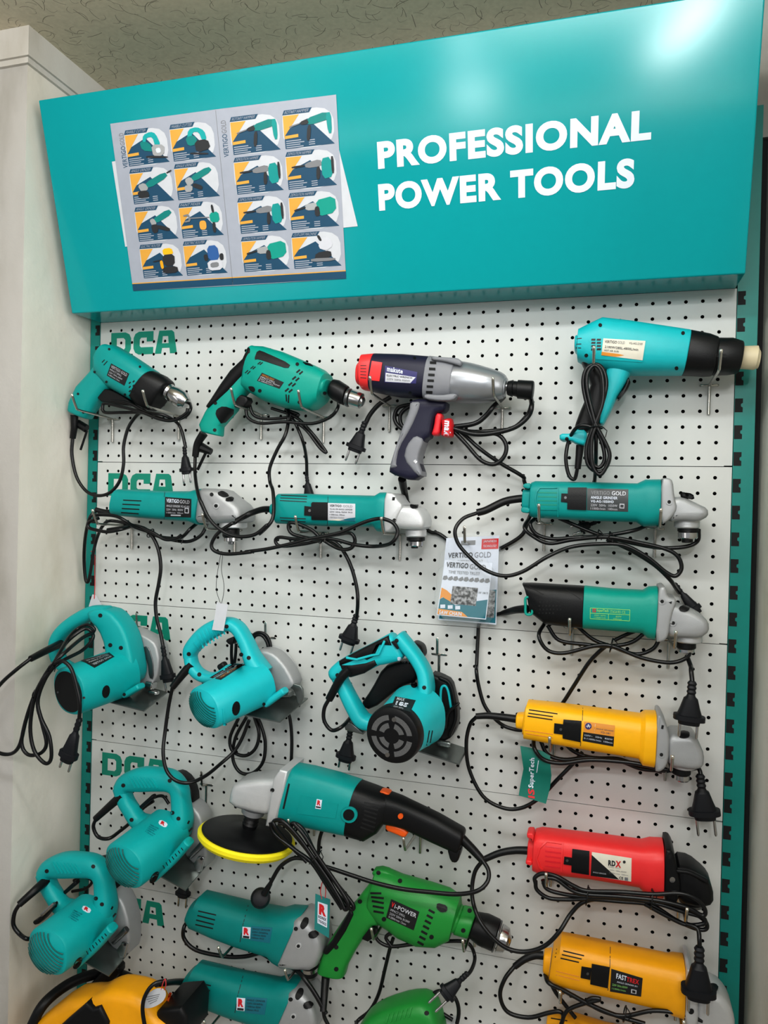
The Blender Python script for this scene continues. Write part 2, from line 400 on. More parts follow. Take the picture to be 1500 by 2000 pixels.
    # flexible cord; pts (x, y[, depth]) in frames: list of (frame, pts) or plain list
    def cord(s, pts, r=3.1, d=60, name='power_cord', parent=None, k=6, m=None):
        P = []
        for fr, L in (pts if isinstance(pts[0][0], Fr) else [(s.fr, pts)]):
            for p in L:
                if len(p) > 2: d = p[2]
                P.append(s.P(p, d, fr))
        return s.mesh(name, tube_vf(catmull(P, k), r / 1000), m or CORD, parent, False, 60)
    def sleeve(s, pts, r=6.5, d=60, name='cord_sleeve', r2=None, fr=None):
        P = catmull([s.P(p, p[2] if len(p) > 2 else d, fr) for p in pts], 8); n = len(P); r2 = r2 or r * .75
        rs = [(r + (r2 - r) * i / (n - 1)) / 1000 for i in range(n)]
        return s.mesh(name, tube_vf(P, r / 1000, 14, rs), RUB, None, False, 50)
    # two-pin plug from cord entry p to face q
    def plug(s, p, q, d=60, w=None, fr=None, flat=.55, pins=True, ribs=True, d2=None, pl=None):
        A, Bq = s.P(p, d, fr), s.P(q, d if d2 is None else d2, fr); ax = Bq - A; L = ax.length; ax.normalize()
        w = (w / 1000 if w else L * .36); dep = Vector((0, -1, 0)); dep = (dep - ax * dep.dot(ax)).normalized(); sd = ax.cross(dep); rings = []
        prof = [(0, .2, .2)] + ([(.05 + .05 * i, (.24 if i % 2 else .3), (.24 if i % 2 else .3) * .9) for i in range(6)] if ribs else [(.3, .28, .25)]) + [(.36, .3, .32), (.4, .44, .42), (.62, .62, .5), (.78, .78, .52), (.79, 1., .62), (.9, 1., .62), (.91, .7, .5), (1, .66, .46)]
        for t, a, c in prof:
            rings.append([A + ax * L * t + sd * a * w * .5 * math.copysign(abs(math.cos(x)) ** .7, math.cos(x)) + dep * c * w * .5 * math.copysign(abs(math.sin(x)) ** .7, math.sin(x)) for x in [2 * PI * j / 20 for j in range(20)]])
        o = s.mesh('plug', rings_vf(rings), PLUGM, None, False, 30)
        if pins:
            pl = (pl or 17) / 1000
            for sg in (-1, 1):
                a = Bq + sd * sg * w * .27; s.mesh('pin', tube_vf([a - ax * .002, a + ax * pl * .4, a + ax * pl * .9, a + ax * pl], .002, 10, [.0021, .0021, .0021, .0012]), STEEL, o, False, 40)
        return o
    def tie(s, p, r=6, d=60, ang=0, fr=None):
        c = s.P(p, d, fr); q = []
        for j in range(15):
            a = 2 * PI * j / 14; q.append(c + Vector((math.sin(ang) * math.cos(a) * r / 1000, math.sin(a) * r / 1000, math.cos(ang) * math.cos(a) * r / 1000)))
        tail = [q[0], q[0] + Vector((.006, -.004, -.006)), q[0] + Vector((.004, -.006, -.016))]
        return s.mesh('cable_tie', join_vf([tube_vf(q, .001, 6), tube_vf(tail, .0008, 6)]), CORD, None, False, 40)
# ================================================================ setting
MM = .001
def slab(name, b, m, bev=0):
    o = link_mesh(name, *box_vf(*b), m, None, Vector((0, 0, 0)), 0); return o
XL, XR = -.0234, 1.1492
CZ = ZO + .495
tag(slab('ceiling', (-1.6, 2.6, -3.4, .06, CZ, CZ + .05), CEIL), kind='structure')
tag(slab('floor', (-1.6, 2.6, -3.4, .06, -.05, 0), FLOORM), kind='structure')
tag(slab('wall_back', (-.05, 1.2, .03, .06, 0, CZ), DARKB), kind='structure')
tag(slab('wall_back_upper', (-.05, 1.2, .022, .03, ZO + .26, CZ), WALLF), kind='structure')  # plaster of the back wall above the header, hidden from the camera
def poly_slab(pts, z0, z1):
    n = len(pts); V = [(x, y, z0) for x, y in pts] + [(x, y, z1) for x, y in pts]
    return V, [tuple(range(n)), tuple(range(n, 2 * n))] + [(i, (i + 1) % n, (i + 1) % n + n, i + n) for i in range(n)]
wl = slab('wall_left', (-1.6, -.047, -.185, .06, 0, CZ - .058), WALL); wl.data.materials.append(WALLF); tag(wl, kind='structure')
for f_ in wl.data.polygons: f_.material_index = 1 if f_.normal.y < -.5 else 0  # front face takes the darkened plaster so it looks less lit
cv = join_vf([box_vf(-1.6, -.036, -.196, .06, CZ - .052, CZ), box_vf(-1.6, -.041, -.191, .06, CZ - .062, CZ - .052)])
tag(link_mesh('trim_1', *cv, CORN, None, Vector((0, 0, 0)), 0), kind='structure')
# right wall: plaster with a rounded swelling towards the front
V = []; F = []; ny = 6
for i in range(ny + 1):
    y = .06 - i * .09; x = 1.192 + .012 * math.sin(min(1, i / 5) * PI / 2)
    V += [(x, y, 0), (x, y, CZ)]
for i in range(ny): F.append((2 * i, 2 * i + 1, 2 * i + 3, 2 * i + 2))
n = len(V); V += [(1.35, .06, 0), (1.35, .06, CZ), (1.35, V[-1][1], 0), (1.35, V[-1][1], CZ)]
F += [(n, n + 1, 1, 0), (n + 2, n + 3, n - 1, n - 2), (n, n + 1, n + 3, n + 2)]
tag(link_mesh('wall_right', V, F, WALL, None, Vector((0, 0, 0)), 40), kind='structure')
# ---------------------------------------------------------------- pegboard panels
PH = .2805
SQ = []
for k in range(12):
    a = math.radians(15 + 30 * k); c, s_ = math.cos(a), math.sin(a); m_ = max(abs(c), abs(s_)); SQ.append((c / m_ * .0125, s_ / m_ * .0125, c * .0029, s_ * .0029))
def letter_mesh(k):
    Dp = [[(0, 45), (33, 45), (42, 41), (46, 33), (46, 12), (42, 4), (33, 0), (0, 0)], [(13, 34), (29, 34), (33, 30), (33, 14), (29, 10), (13, 10)]]
    Cp = [[(97, 45), (64, 45), (56, 41), (52, 33), (52, 12), (56, 4), (64, 0), (97, 0), (97, 14), (69, 14), (66, 17), (66, 29), (69, 33), (82, 33), (82, 25), (97, 25)]]
    Ap = [[(110, 45), (138, 45), (143, 41), (150, 0), (135, 0), (133.5, 11), (117, 11), (115, 0), (101, 0)], [(118, 34), (130, 34), (131.5, 20), (116.5, 20)]]
    zt = ZO - k * PH - .0495; V = []; F = []
    for L in (Dp, Cp, Ap):
        fl = [p for lp in L for p in lp]; n = len(V); m_ = len(fl)
        for y in (-.0004, .0006): V += [((x + 2) * MM, y, zt + z * MM) for x, z in fl]
        tr = tessellate_polygon([[Vector((x, z, 0)) for x, z in lp] for lp in L])
        F += [tuple(n + i for i in t) for t in tr] + [tuple(n + m_ + i for i in t[::-1]) for t in tr]
        b = 0
        for lp in L:
            q = len(lp); F += [(n + b + i, n + b + (i + 1) % q, n + b + (i + 1) % q + m_, n + b + i + m_) for i in range(q)]; b += q
    a = link_mesh('tmp', V, F, PTEAL, None, Vector((0, 0, 0)), 0)
    cy = join_vf([rings_vf([[Vector((i * .025 + .0029 * math.cos(t), y, ZO - k * PH - r * .025 + .0029 * math.sin(t))) for t in [2 * PI * j / 12 for j in range(12)]] for y in (-.005, .005)]) for i in range(0, 7) for r in range(0, 3)])
    c = link_mesh('tmp2', *cy, PTEAL, None, Vector((0, 0, 0)), 0)
    bo = a.modifiers.new('b', 'BOOLEAN'); bo.object = c; bo.operation = 'DIFFERENCE'; bo.solver = 'EXACT'
    bpy.context.view_layer.update(); me = bpy.data.meshes.new_from_object(a.evaluated_get(bpy.context.evaluated_depsgraph_get()))
    bpy.data.objects.remove(a); bpy.data.objects.remove(c); return me
PL = ['white perforated panel right below the teal header, behind the row of drills', 'white perforated panel second from the top, behind the three small grinders and blister packs', 'white perforated panel third from the top, behind three circular saws and the yellow grinder',
      'white perforated panel fourth from the top, behind the polisher and the red grinder', 'white perforated panel at the bottom, behind the lowest grinders', 'sliver of a white perforated panel at the very bottom edge, below all other panels']
PANELS = []
for k in range(6):
    z0 = ZO - k * PH; V = []; F = []
    def quad(x0, x1, za, zb, y=0.):
        n = len(V); V.extend([(x0, y, za), (x1, y, za), (x1, y, zb), (x0, y, zb)]); F.append((n, n + 1, n + 2, n + 3))
    zt, zb = z0 + .0170, z0 - .2612
    quad(XL, -.0125, zb, zt); quad(1.1375, XR, zb, zt); quad(-.0125, 1.1375, z0 + .0125, zt); pass
    for i in range(46):
        for r in range(11):
            cx, cz = i * .025, z0 - r * .025; n = len(V)
            for ox, oz, ix, iz in SQ: V += [(cx + ox, 0, cz + oz), (cx + ix, 0, cz + iz), (cx + ix, .0012, cz + iz)]
            for j in range(12):
                a, b_ = n + 3 * j, n + 3 * ((j + 1) % 12); F += [(a, b_, b_ + 1, a + 1), (a + 1, b_ + 1, b_ + 2, a + 2)]
    for (x0, x1, za, zb2) in ((XL, XR, zt, zt), (XL, XR, zb, zb)):
        n = len(V); V += [(x0, 0, za), (x1, 0, za), (x1, .018, za), (x0, .018, za)]; F.append((n, n + 1, n + 2, n + 3))
    for x in (XL, XR):
        n = len(V); V += [(x, 0, zb), (x, 0, zt), (x, .018, zt), (x, .018, zb)]; F.append((n, n + 1, n + 2, n + 3))
    o = link_mesh('pegboard', V, F, PEG, None, Vector((0, 0, 0)), 0, flip=True)
    tag(o, PL[k], 'pegboard', 'white perforated panels'); PANELS.append(o)
    if k < 5:
        me = letter_mesh(k); lt = bpy.data.objects.new('lettering', me); COL.objects.link(lt); lt.parent = o; lt['label'] = 'teal block letters printed on the panel'
# ---------------------------------------------------------------- slotted uprights
def post(x0, x1, sx, side, lab):
    V, F = [], []; ztop = ZO + .3
    fr_, bk = -.0015, .028; zs = []; z = ZO + .012
    V, F = box_vf(x0, x1, fr_, bk, .0, ztop); o = link_mesh('slotted_upright', V, F, POSTM, None, Vector((0, 0, 0)), 0)
    S = []; z = ZO + .012
    while z > ZO - 1.3:
        a, b_ = sx, sx + .0105; m_ = .0028
        pts = [(a, z), (b_ + .001, z), (b_ + .001, z - .007), (b_ - m_ * .6, z - .0085), (b_ - m_ * .6, z - .0125), (b_ + .001, z - .014), (b_ + .001, z - .0215), (a, z - .0215)] if side > 0 else [(a, z), (b_, z), (b_, z - .0205), (a, z - .0205), (a, z - .014), (a + m_, z - .014), (a + m_, z - .007), (a, z - .007)]
        n = len(S); S += [(x, fr_ - .0003, zz) for x, zz in pts]; zs.append((n, len(pts))); z -= .042
    FF = [tuple(range(n, n + m_)) for n, m_ in zs]
    so = link_mesh('slot', S, FF, HOLE, o, Vector((0, 0, 0)), 0); so['kind'] = 'stuff'
    return tag(o, lab, 'shelf upright')
post(-.0455, -.0242, -.0345, -1, 'teal slotted steel upright at the left edge of the pegboard')
post(1.1500, 1.1800, 1.1505, 1, 'teal slotted steel upright at the right edge of the pegboard')
# ---------------------------------------------------------------- header sign
HB, HT = Vector((0, -.087, ZO + .014)), Vector((0, -.185, ZO + .367))
SX0, SX1 = -.0225, 1.1475
hv = [(SX0, HB.y, HB.z), (SX1, HB.y, HB.z), (SX1, HT.y, HT.z), (SX0, HT.y, HT.z), (SX0, .0, HB.z + .003), (SX1, .0, HB.z + .003), (SX1, .0, HT.z + .002), (SX0, .0, HT.z + .002)]
hdr = link_mesh('header_sign', hv, [(0, 1, 2, 3), (0, 4, 5, 1), (1, 5, 6, 2), (3, 2, 6, 7), (0, 3, 7, 4), (4, 7, 6, 5)], SIGN, None, Vector((0, 0, 0)), 0)
bv = hdr.modifiers.new('edge', 'BEVEL'); bv.width = .0022; bv.segments = 3
tag(hdr, 'large teal metal header box with white slogan, tilted above the pegboard', 'sign')
EZ = (HT - HB).normalized(); EN = Vector((0, EZ.z * -1, EZ.y)).normalized()      # face axes: X along, EZ up the slope, EN outward
if EN.y > 0: EN = -EN
def sign_uv(px, py):                          # photo pixel -> (x, s) on the sign face
    v = ray(px, py); t = (HB - CAM).dot(EN) / v.dot(EN); p = CAM + v * t; return p.x, (p - HB).dot(EZ)
def sign_pt(x, s, off=.0006): return Vector((x, 0, 0)) + HB + EZ * s + EN * off
def sign_text(txt, tl, bl, tr, br, bold):
    a, b_, c, d = sign_uv(*tl), sign_uv(*bl), sign_uv(*tr), sign_uv(*br)
    x0, x1 = (a[0] + b_[0]) / 2, (c[0] + d[0]) / 2; s0, s1 = (b_[1] + d[1]) / 2, (a[1] + c[1]) / 2
    v, f = text_vf(txt, bold, 6); vs = [sign_pt(x0 + (x1 - x0) * x, s0 + (s1 - s0) * y) for x, y in v]
    o = link_mesh('lettering', vs, f, WHT, hdr, Vector((0, 0, 0)), 0); o['label'] = 'white bold capital letters'
sign_text('PROFESSIONAL', (735, 277), (740, 331), (1262, 214), (1283, 272), .05)
sign_text('POWER TOOLS', (738, 360), (741, 412), (1236, 308), (1243, 367), .05)
# ---------------------------------------------------------------- catalogue poster taped on the header
PQ = [sign_uv(*p) for p in ((216, 242), (657, 185), (676.5, 544), (261, 568))]
def pq(u, v): return bil(PQ, u, v)
def sheet(name, uv, m, parent, layer, mi=None):
    vs = [sign_pt(*p, layer) for p in uv]; tr = tessellate_polygon([[Vector((p[0], p[1], 0)) for p in uv]])
    return vs, [tuple(t) for t in tr]
def flat(name, items, parent, base):          # items: (list of sign (x, s), material, layer)
    V, F, MI, ms = [], [], [], []
    for uv, m, ly in items:
        vs, fs = sheet(name, uv, m, None, base + ly * .00012); n = len(V); V += vs
        if m not in ms: ms.append(m)
        F += [tuple(i + n for i in f) for f in fs]; MI += [ms.index(m)] * len(fs)
    return link_mesh(name, V, F, ms, parent, Vector((0, 0, 0)), 0, MI, True)
wp = flat('paper_sheet', [([sign_uv(*p) for p in ((640, 288), (661, 286), (699, 442), (650, 447))], PAPER, 0)], None, .0008)
tag(wp, 'plain white paper sheet showing past the right edge of the poster', 'paper', 'plain sheets behind the poster')
wp = flat('paper_sheet', [([sign_uv(*p) for p in ((219, 316), (240, 312), (262, 480), (245, 482))], PAPER, 0)], None, .0008)
tag(wp, 'plain white paper strip showing past the left edge of the poster', 'paper', 'plain sheets behind the poster')
pf = lambda L: [pq(*p) for p in L]
po = flat('catalogue_poster', [(pf([(0, 0), (.49, -.004), (1, 0), (1, 1), (.49, 1.004), (0, 1)]), PAPERG, 0), (pf([(0, .958), (1, .958), (1, 1), (0, 1)]), PNAVY, 1), (pf([(0, .952), (1, .952), (1, .958), (0, .958)]), GOLD, 1), (pf([(.489, 0), (.491, 0), (.491, 1), (.489, 1)]), PGREY, 1)], None, .0012)
tag(po, 'silver catalogue poster with sixteen tool pictures taped on the teal header', 'poster')
def poster_text(txt, q, m, parent, ly, bold=0.):
    v, f = text_vf(txt, bold); vs = [sign_pt(*bil(q, x, 1 - y), .0012 + ly * .00012) for x, y in v]
    o = link_mesh('lettering', vs, f, m, parent, Vector((0, 0, 0)), 0, flip=True); return o
for u in (.035, .508):
    poster_text('VERTIGO', [pq(u, .26), pq(u, .135), pq(u + .022, .135), pq(u + .022, .26)], PNAVY, po, 3)
    poster_text('GOLD', [pq(u, .13), pq(u, .06), pq(u + .022, .06), pq(u + .022, .13)], PGREY, po, 3)
# little tool pictures; unit square, y down
def P_saw(): return [([(.42, .1), (.62, .02), (.75, .1), (.85, .5), (.7, .55), (.66, .2), (.5, .2), (.45, .4), (.38, .36)], SAWT), ([(.3, .3), (.55, .36), (.66, .7), (.35, .62)], TEALB), ([(.6, .45), (.95, .5), (.9, .85), (.62, .88)], GREY), ([(.45, .8), (1, .9), (.98, .95), (.42, .88)], PDARK), ([(.7, .6), (.82, .58), (.84, .74), (.72, .76)], WHT)]
def P_saw2(): return [([(.4, .1), (.62, .05), (.8, .2), (.84, .5), (.72, .52), (.66, .22), (.5, .2), (.44, .5), (.34, .45)], SAWT), ([(.3, .35), (.55, .3), (.62, .6), (.36, .66)], TEALB), ([(.52, .5), (.86, .48), (.92, .8), (.55, .9)], PDARK), ([(.4, .86), (.85, .94), (.83, .99), (.38, .92)], PDARK)]
def P_grind(): return [([(.28, .42), (.86, .08), (.94, .26), (.38, .62)], TEALB), ([(.1, .46), (.3, .38), (.4, .62), (.2, .72)], GREY), ([(.08, .66), (.36, .66), (.4, .9), (.1, .92)], PDARK), ([(.9, .12), (1.04, .04), (1.05, .08), (.92, .16)], PDARK)]
def P_grind2(): return [([(.3, .36), (.8, .05), (.9, .22), (.4, .54)], TEALB), ([(.16, .42), (.32, .34), (.42, .54), (.24, .68)], GREY), ([(.4, .56), (.62, .7), (.58, .84), (.34, .68)], PDARK), ([(.14, .62), (.36, .64), (.34, .84), (.16, .86)], GREY)]
def P_grind3(): return [([(.36, .36), (.84, .02), (.94, .2), (.46, .52)], TEALB), ([(.3, .36), (.42, .3), (.5, .52), (.36, .58)], GREY), ([(.32, .54), (.52, .52), (.5, .82), (.36, .84)], PDARK), ([(.5, .54), (.84, .7), (.8, .82), (.46, .66)], PDARK)]
def P_rot(): return [([(.42, .22), (.9, .05), (.96, .3), (.48, .44)], TEALB), ([(.86, .1), (.98, .1), (.98, .75), (.9, .75)], TEAL), ([(.3, .3), (.46, .22), (.5, .38), (.32, .4)], PDARK), ([(.46, .44), (.54, .42), (.5, .9), (.42, .9)], PDARK), ([(.06, .4), (.3, .32), (.3, .36), (.06, .44)], PGREY)]
def P_dem(): return [([(.7, .2), (.92, .16), (.96, .8), (.72, .86)], TEAL), ([(.34, .3), (.7, .2), (.72, .44), (.36, .46)], PGREY), ([(.6, .44), (.68, .44), (.66, .85), (.58, .85)], PDARK), ([(.05, .36), (.34, .34), (.34, .4), (.05, .42)], PDARK), ([(.92, .16), (.98, .16), (.98, .7), (.93, .7)], PDARK)]
def P_big(): return [([(.5, .2), (.96, .08), (.98, .62), (.56, .74)], SEA), ([(.28, .3), (.54, .24), (.56, .5), (.3, .5)], GREY), ([(.5, .4), (.6, .38), (.62, .7), (.5, .72)], PDARK), ([(.04, .44), (.3, .36), (.3, .42), (.04, .5)], PDARK)]
def P_mix(): return [([(.7, .3), (.94, .26), (.96, .62), (.72, .64)], SEA), ([(.76, .02), (.82, .02), (.84, .3), (.78, .3)], PDARK), ([(.76, .62), (.84, .62), (.84, .98), (.76, .98)], PDARK), ([(.14, .4), (.7, .42), (.7, .46), (.14, .44)], PGREY), ([(.02, .3), (.18, .26), (.22, .54), (.04, .56), (.05, .5), (.17, .48), (.15, .33), (.04, .35)], PGREY)]
def P_router(): return [([(.55, .08), (.8, .06), (.84, .3), (.56, .32)], YEL), ([(.52, .3), (.86, .28), (.84, .7), (.56, .72)], PDARK), ([(.44, .5), (.52, .48), (.54, .8), (.46, .8)], YELD), ([(.5, .74), (.9, .72), (.92, .96), (.5, .98)], PDARK), ([(.26, .5), (.5, .46), (.5, .5), (.26, .54)], PDARK)]
def P_router2(): return [([(.55, .1), (.82, .08), (.86, .6), (.56, .62)], PBLUE), ([(.44, .4), (.55, .38), (.55, .62), (.46, .62)], PDARK), ([(.86, .4), (.96, .38), (.96, .62), (.86, .62)], PDARK), ([(.52, .62), (.9, .6), (.92, .96), (.54, .98)], LSIL), ([(.6, .7), (.82, .68), (.82, .86), (.6, .88)], PGREY)]
def P_cut(): return [([(.58, .1), (.8, .12), (.86, .4), (.7, .55), (.52, .44)], LSIL), ([(.5, .02), (.56, .0), (.62, .2), (.57, .22)], PDARK), ([(.46, .6), (.8, .54), (.82, .78), (.42, .86)], PDARK), ([(.34, .78), (.9, .8), (.88, .9), (.34, .9)], PGREY)]
PICS = [[P_saw, P_saw2, P_rot, P_rot], [P_grind, P_grind2, P_dem, P_dem], [P_grind3, P_mix, P_dem, P_big], [P_router, P_router2, P_big, P_cut]]
HEAD = [['MARBLE CUTTER', 'MARBLE CUTTER', 'ROTARY HAMMER', 'ROTARY HAMMER'], ['ANGLE GRINDER', 'ANGLE GRINDER', 'DEMOLITION HAMMER', 'DEMOLITION HAMMER'], ['ANGLE GRINDER', 'PAINT MIXER', 'DEMOLITION HAMMER', 'DEMOLITION HAMMER'], ['ELECTRIC ROUTER', 'ELECTRIC ROUTER', 'DEMOLITION HAMMER', 'CUT-OFF MACHINE']]
CU = [.058, .272, .545, .772]; CWD = [.2, .2, .212, .212]; CV = [.053, .275, .5, .725]
for r in range(4):
    for c in range(4):
        u0, v0, w, h = CU[c], CV[r], CWD[c], .205; g = lambda a, b_: pq(u0 + w * a, v0 + h * b_)
        poly = lambda L: [g(*p) for p in L]
        items = [(chaikin(poly([(0, .06), (.0, 1), (1, 1), (1, .0), (.08, 0)]), 2), PAPER, 2), (poly([(.02, .52), (.5, .25), (1, .97), (.03, .98)]), PNAVY, 3), (poly([(.02, .12), (.34, .12), (.02, .66)]), GOLD, 4), (poly([(.05, -.02), (.6, -.02), (.54, .1), (.01, .1)]), PNAVY, 4), (poly([(.03, .64), (.3, .62), (.3, .7), (.03, .72)]), GOLD, 5)]
        if (r, c) == (2, 1): items.append((chaikin(poly([(.46, .52), (.62, .52), (.62, .78), (.46, .78)]), 2), GOLD, 6))
        items += [(poly([(.05, .77 + .055 * k), (.05 + (.3, .36, .28, .34)[k], .765 + .055 * k), (.05 + (.3, .36, .28, .34)[k], .79 + .055 * k), (.05, .795 + .055 * k)]), PAPERG, 5) for k in range(4)]
        items += [(poly([(.5, .8 + .055 * k), (.62, .797 + .055 * k), (.62, .82 + .055 * k), (.5, .823 + .055 * k)]), PAPERG, 5) for k in range(3)]
        cd = flat('product_card', items, po, .0012)
        pc = flat('tool_picture', [(chaikin(poly([(.08 + .9 * x, .08 + .82 * y) for x, y in L]), 1), m, 8 + i) for i, (L, m) in enumerate(PICS[r][c]())], cd, .0012)
        poster_text(HEAD[r][c], [g(.08, .0), g(.55, .0), g(.52, .075), g(.05, .075)], PAPERG, cd, 6)
# small curls of clear tape
for L in (((640, 190), (662, 184), (664, 196), (644, 202)), ((640, 535), (680, 530), (684, 548), (642, 552))): pass
# ---------------------------------------------------------------- hooks
def hook_vf():
    V = [(0, -.004, -.046), (0, -.0045, -.02), (0, -.006, -.003), (0, -.012, .0), (0, -.07, .003), (0, -.106, .005), (0, -.112, .009), (0, -.118, .018), (0, -.124, .030)]
    pr = tube_vf(catmull(V, 4), .0023, 10); return pr
def make_hook():
    r = empty('pegboard_hook', (0, 0, 0)); a = link_mesh('prong', *hook_vf(), WIRE, r, Vector((0, 0, 0)), 60)
    bar_ = tube_vf([(-.0125, .004, .0), (-.0125, -.003, .0), (-.0115, -.004, 0), (.0115, -.004, 0), (.0125, -.003, 0), (.0125, .004, 0)], .0019, 8); link_mesh('cross_bar', *bar_, WIRE, r, Vector((0, 0, 0)), 60)
    link_mesh('tip', *tube_vf([(0, -.1225, .0275), (0, -.1245, .0310), (0, -.1250, .0320)], .0026, 10, [.0024, .0026, .0014]), BRASS, r, Vector((0, 0, 0)), 60)
    return r
HOOK0 = make_hook(); HOOKN = [0]; PR0 = [c for c in HOOK0.children if c.name.startswith('prong')][0]
def hook(px, py, label, rz=0, sy=1.,  group='wire hooks in the pegboard'):
    p = U(px, py, 0)
    gx = round(p.x / .025 - .5) * .025 + .0125; 
    if HOOKN[0] == 0: r = HOOK0
    else:
        r = HOOK0.copy(); COL.objects.link(r)
        for ch in HOOK0.children:
            c = ch.copy(); COL.objects.link(c); c.parent = r
    HOOKN[0] += 1; dz = 0.
    vs0 = [Vector((v.co.x, v.co.y * sy, v.co.z)) for v in PR0.data.vertices]; fs0 = [tuple(f.vertices) for f in PR0.data.polygons]
    if sy == 1.:
        for k in range(44):
            sh = Vector((gx, 0, p.z - .001 * k)); bt = BVHTree.FromPolygons([v + sh for v in vs0], fs0)
            if not any(bt.overlap(tt.bvh()) for tt in ALLT if tt.solid and abs(tt.o.x - gx) < .35 and abs(tt.o.z - p.z) < .35 and tt.root.name.split('.')[0] != 'blister_pack'): dz = .001 * k; break
    r.location = (gx, 0, p.z - dz); r.rotation_euler = (0, 0, math.radians(rz)); r.scale = (1, sy, 1); tag(r, label, 'hook', group)
# ---------------------------------------------------------------- lights
def area(name, loc, rot, sx, sy, e, col=(1, 1, 1)):
    l = bpy.data.lights.new(name, 'AREA'); l.shape = 'RECTANGLE'; l.size, l.size_y, l.energy, l.color = sx, sy, e, col
    o = bpy.data.objects.new(name, l); COL.objects.link(o); o.location = loc; o.rotation_euler = [math.radians(a) for a in rot]; return o
area('tube_light', (.55, -.95, CZ - .04), (18, 0, 0), 1.2, .09, 9.5, (.96, 1, 1.02))
area('tube_light', (1.1, -2.2, CZ - .04), (40, 0, 10), 1.2, .09, 13, (.97, 1, 1))
area('fill_light', (2.2, -1.45, 1.65), (84, 0, 64), 1.0, 1.0, 19, (1, .965, .93))  # unseen fill added at the right to brighten the left wall
area('ceiling_fill', (.6, -1.0, CZ - .3), (180, 0, 0), 1.3, .5, 11, (1, .95, .86))  # added upward fill, out of frame, lifts the dark ceiling
def refl(px, py, dist):
    v = ray(px, py).normalized(); t = (HB - CAM).dot(EN) / v.dot(EN); p = CAM + v * t; return p + (v - EN * 2 * v.dot(EN)) * dist
def strip(a, b_, dist, w, e):
    p, q = refl(*a, dist), refl(*b_, dist); c = (p + q) / 2; x = (q - p).normalized(); z = (c - (HB + HT) / 2 - Vector((.9, 0, 0))).normalized(); z = (z - x * z.dot(x)).normalized(); y = z.cross(x)
    l = bpy.data.lights.new('tube_light', 'AREA'); l.shape = 'RECTANGLE'; l.size = (q - p).length; l.size_y = w; l.energy = e
    o = bpy.data.objects.new('tube_light', l); COL.objects.link(o); m = Matrix((x, y, z)).transposed().to_4x4(); m.translation = c; o.matrix_world = m
area('fill_light', (-.75, -2.5, 1.7), (82, 0, -48), .9, .9, 6, (1, .97, .93))  # second added fill, from the left front, for the right wall
strip((1400, -12), (1285, 108), 2.3, .05, 8)
strip((885, 186), (965, 178), 2.5, .035, 2.6)
strip((885, 84), (935, 76), 2.5, .035, 1.3)
w = bpy.data.worlds.new('world'); SC.world = w; w.use_nodes = True
w.node_tree.nodes['Background'].inputs[0].default_value = (.9, .92, .95, 1); w.node_tree.nodes['Background'].inputs[1].default_value = .36
# ================================================================ drills
t = Tool('impact_drill', 'teal impact drill with black nose, leftmost in the top row, tilted down', 'drill', A1, (560, 520), 62)
t.loft('motor_housing', [(428, 272, 345, 405, 26), (482, 284, 352, 500, 29), (590, 350, 440, 592, 31), (770, 470, 615, 690, 32)], TEAL, r0=3, r1=2, n=3)
t.loft('handle', [(372, 395, 500, 575, 21), (300, 482, 425, 612, 20), (205, 585, 360, 690, 20), (150, 700, 325, 750, 19), (136, 765, 278, 826, 18)], TEAL, r0=1, r1=5, n=3)
t.loft('gear_case', [(768, 472, 617, 688, 32.5), (830, 500, 660, 735, 32), (897, 548, 742, 775, 26)], BLK, r0=0, r1=8)
t.loft('chuck_collar', [(868, 568, 826, 655), (884, 572, 838, 668)], RUB, n=2, r0=1, r1=1)
t.loft('chuck', [(872, 562, 828, 655), (890, 565, 835, 672), (903, 582, 852, 684)], STEEL, n=2, r0=1, r1=2)
t.loft('chuck_jaw', [(905, 578, 862, 690), (945, 592, 898, 722), (992, 625, 940, 742), (1022, 668, 975, 745)], STEEL, n=2, r0=1, r1=5)
t.prism('trigger', [(395, 598), (470, 612), (560, 660), (650, 730), (520, 720), (355, 690)], 50, 74, BLK, 3)
t.plate([(440, 412), (572, 487), (537, 575), (408, 500)], LBLK, [('VERTIGO GOLD', LSIL, .06, .94, .08, .3), ('IMPACT DRILL', LSIL, .06, .7, .38, .52), ('220V 50Hz 600W', LSIL, .06, .8, .6, .72), ('0-2800r/min 13mm', LSIL, .06, .7, .8, .92)])
t.vents([(570 + 14 * (i % 2) * 2, 560 + 30 * (i // 2) - 10 * (i % 2), 582 + 14 * (i % 2) * 2, 548 + 30 * (i // 2) - 10 * (i % 2)) for i in range(8)], 9)
t.vents([(372, 405, 392, 385), (385, 425, 412, 395)], 6)
t.screws([(650, 437), (405, 547), (197, 635), (235, 770), (318, 475), (425, 308), (540, 640)], 9)
t.sleeve([(170, 790, 60), (168, 880, 58), (158, 960, 55)], 7.5)
t.cord([(158, 955, 55), (152, 1080), (185, 1240), (255, 1345), (340, 1380), (430, 1358), (500, 1275), (530, 1150), (530, 1020), (562, 890), (612, 810), (660, 765, 60), (720, 720)], 3.2)
t.cord([(372, 745, 70), (400, 772), (520, 772), (680, 775), (850, 828), (975, 805), (1022, 745), (1012, 690, 45)], 3, name='cord_bundle')
t.cord([(375, 745, 88), (388, 705), (480, 722), (650, 765), (800, 822), (900, 828), (985, 780), (1000, 740)], 3, name='cord_bundle')
t.cord([(440, 690, 80), (560, 700), (700, 770), (820, 790), (915, 840, 60), (955, 905), (985, 1030)], 3, d=60, name='cord_bundle')
t.plug((975, 1020), (992, 1222), 60, 26)
